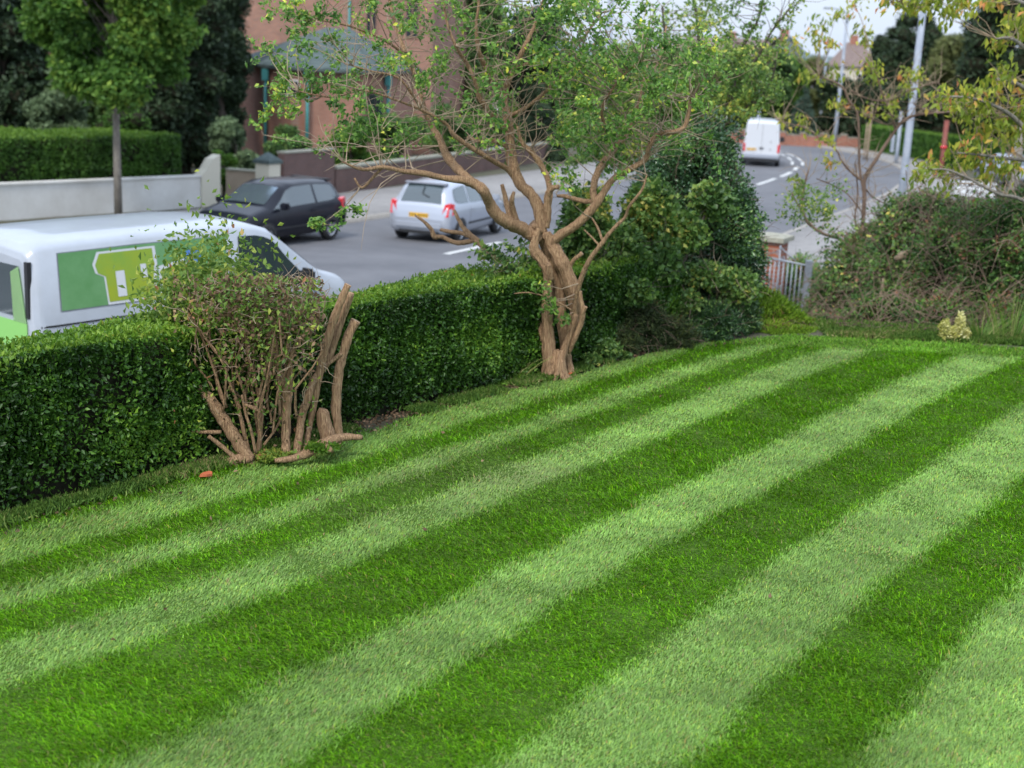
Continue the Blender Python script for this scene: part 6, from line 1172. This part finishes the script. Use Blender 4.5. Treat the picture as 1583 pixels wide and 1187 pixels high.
# ------------------------------------------------------------------ right background
a_ = atroad(1110, 219)[:2]; b_ = atroad(1340, 231)[:2]; wall('brick_wall', 'low red brick wall with square piers on the far side of the bend', a_, b_+[0, .3], .78, .25, 'brick', .05, piers=8)
hs = [np.array(q) for q in ((23.9, 95.5), (25.2, 86), (27.2, 78), (36, 70))]
for i, lab in enumerate(('clipped green hedge beside the far end of the red brick wall', 'clipped green hedge behind the pale pole and red pole', 'clipped green hedge at the far right behind the cherry leaves')):
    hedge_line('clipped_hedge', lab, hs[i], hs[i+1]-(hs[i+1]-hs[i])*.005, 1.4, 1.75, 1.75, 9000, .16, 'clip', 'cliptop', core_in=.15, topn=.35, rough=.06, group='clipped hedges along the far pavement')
RT = [('garden_tree', 'green garden tree right of the tall brick house behind the gnarled tree', 735, 78, -20, 60, 110, 12000, .24, 'fargreen', 'round', 245, .6),
 ('garden_tree', 'dark garden tree between the brick house and the pale lamp post', 815, 86, 10, 56, 120, 12000, .24, 'fardark', 'round', 240, .6),
 ('garden_tree', 'leafy tree between the white van and the blue conifer', 1218, 118, 78, 26, 150, 7000, .26, 'fargreen', 'round', 232, .6),
 ('garden_tree', 'orange tinted green tree above the blue conifer', 1262, 122, 88, 30, 140, 7000, .26, 'farolive', 'round', 232, .6),
 ('garden_tree', 'tree filling the gap between the pale cream house and the blue conifer', 1292, 124, 118, 22, 170, 6000, .26, 'fargreen', 'round', 232, .6),
 ('garden_tree', 'green tree below the cream house', 1330, 120, 128, 26, 170, 6000, .26, 'fargreen', 'round', 232, .6),
 ('garden_tree', 'mid green tree behind the tall dark trees on the right', 1420, 128, 70, 50, 130, 7000, .3, 'fargreen', 'round', 232, .6),
 ('blue_conifer', 'blue green conifer behind the red brick wall on the bend', 1249, 104, 128, 25, 170, 12000, .2, 'farblue', 'cone', 210, .75),
 ('garden_tree', 'bright green tree behind the white van on the bend', 1190, 108, 70, 40, 130, 9000, .28, 'fargreen', 'round', 232, .6),
 ('garden_tree', 'green tree right of the slender leafy tree, behind the brick wall', 1222, 112, 88, 30, 150, 7000, .28, 'farlime', 'round', 232, .6),
 ('garden_tree', 'dark green tree left of the blue conifer, farther back', 1140, 112, 80, 46, 140, 9000, .28, 'fardark', 'round', 232, .7),
 ('garden_tree', 'dark garden tree between the conifer and the slim lamp post', 1300, 108, 118, 34, 165, 9000, .25, 'fardark', 'round', 232, .75),
 ('garden_tree', 'low dark tree right of the slim lamp post', 1350, 104, 125, 36, 170, 8000, .25, 'fardark', 'round', 228, .75),
 ('tall_tree', 'tall dark tree with reddish tint beside the thick lamp post', 1408, 112, 14, 48, 90, 16000, .26, 'fardark', 'round', 225, .75),
 ('tall_tree', 'dark tree left of the thick lamp post, lower and farther', 1372, 118, 52, 34, 110, 9000, .26, 'fardark', 'round', 225, .75),
 ('willow_tree', 'olive willow like tree between the dark trees', 1482, 102, 52, 52, 115, 15000, .24, 'farolive', 'round', 225, .6),
 ('tall_tree', 'large dark green tree at the top right corner', 1560, 84, -70, 82, 50, 18000, .26, 'fardark', 'round', 225, .7),
 ('garden_tree', 'green tree behind the right hand cherry leaves', 1560, 92, 90, 60, 150, 9000, .26, 'fargreen', 'round', 232, .6),
 ('garden_tree', 'dark green tree low behind the far clipped hedge', 1440, 96, 140, 50, 175, 9000, .24, 'fardark', 'round', 232, .75),
 ('tall_tree', 'dark tree beyond the right edge of the picture', 1680, 80, -60, 90, 60, 9000, .3, 'fardark', 'round', 225, .7),
 ('garden_tree', 'tree across the road seen through the gnarled tree branches', 960, 105, 88, 60, 150, 9000, .28, 'fargreen', 'round', 225, .6),
 ('garden_tree', 'green tree across the road behind the slender tree trunk', 1060, 110, 84, 55, 150, 9000, .28, 'fargreen', 'round', 225, .6),
 ('garden_tree', 'dark tree right of the tall brick house', 880, 90, 84, 60, 150, 9000, .26, 'fardark', 'round', 235, .7)]
for nm, lab, px, Y, pt, pw, cy_, n_, sz, lf, shp, low, dn in RT: tree(nm, lab, px, Y, pt, pw, cy_, n_, sz, lf, .25, nb=62 if shp == 'round' else 60, low=low, dense=dn, shape=shp, asp=.55 if shp == 'round' else .3)
def far_house(label, px, Y, py_e, wd, dp, rz, wall_m, roof_m, hroof=2.4):
    b = aty(px, 100, Y)[:2]; z = zg(*b); h = aty(px, py_e, Y)[2]-z; t = thing('far_house', (b[0], b[1], z), label, 'house', rz=rz)
    mb = MB(); mb.box((-wd/2, -dp/2, -.5), (wd/2, dp/2, h)); mb.build('walls', MT[wall_m], t)
    mb = MB(); o = .35; mb.add([(-wd/2-o, -dp/2-o, h+.02), (wd/2+o, -dp/2-o, h+.02), (wd/2+o, dp/2+o, h+.02), (-wd/2-o, dp/2+o, h+.02), (-wd/2+1.6, 0, h+hroof), (wd/2-1.6, 0, h+hroof)], [(0, 1, 5, 4), (1, 2, 5), (2, 3, 4, 5), (3, 0, 4), (3, 2, 1, 0)]); rf = mb.build('roof', MT[roof_m], t)
    mb = MB(); mb.box((-.5, -.3, h+hroof-.9), (.3, .3, h+hroof+.7)); mb.build('chimney', MT['brick'], rf)
    for q in (.15, .6): facewin(t, (-wd/2, -dp/2), (wd/2, -dp/2), q, q+.22, h-1.9, h-.6); facewin(t, (-wd/2, -dp/2), (wd/2, -dp/2), q, q+.22, h-4.4, h-3.0)
far_house('cream house with brown hipped roof left of the dark tall trees', 1318, 142, 103, 4.6, 6, math.radians(-12), 'cream', 'rooftile')
far_house('white house glimpsed right of the slender tree, behind green trees', 1210, 150, 82, 2.0, 6, math.radians(10), 'white', 'slate', 1.8)
far_house('small white house wall behind the blue conifer', 1238, 128, 125, 3.5, 4, math.radians(0), 'white', 'slate', 1.2)
far_house('distant brown roofed house seen through the slender tree', 1130, 165, 88, 14, 8, math.radians(5), 'cream', 'rooftile', 2.2)
# hills
V = []; Fs = []; K = 160
for i in range(K):
    x = -700+1400*i/(K-1); top = 3+3*math.sin(x*.006+1)+2*math.sin(x*.019)+1.2*math.sin(x*.07)+.7*math.sin(x*.19)+random.uniform(-.5, .5)
    V += [(x, 560, -6), (x*1.05, 640, top*.7), (x*1.1, 760, top), (x*1.15, 900, -6)]
for i in range(K-1):
    for j in range(3): Fs.append((4*i+j, 4*i+4+j, 4*i+5+j, 4*i+1+j))
o = meshnp('hills', np.array(V), np.array(Fs), mat('hillside', (.075, .11, .10), .95, noise=((.12, .15, .14), .03)), smoothsh=True); tag(o, kind='structure')  # muted bluish colour carries the distance haze
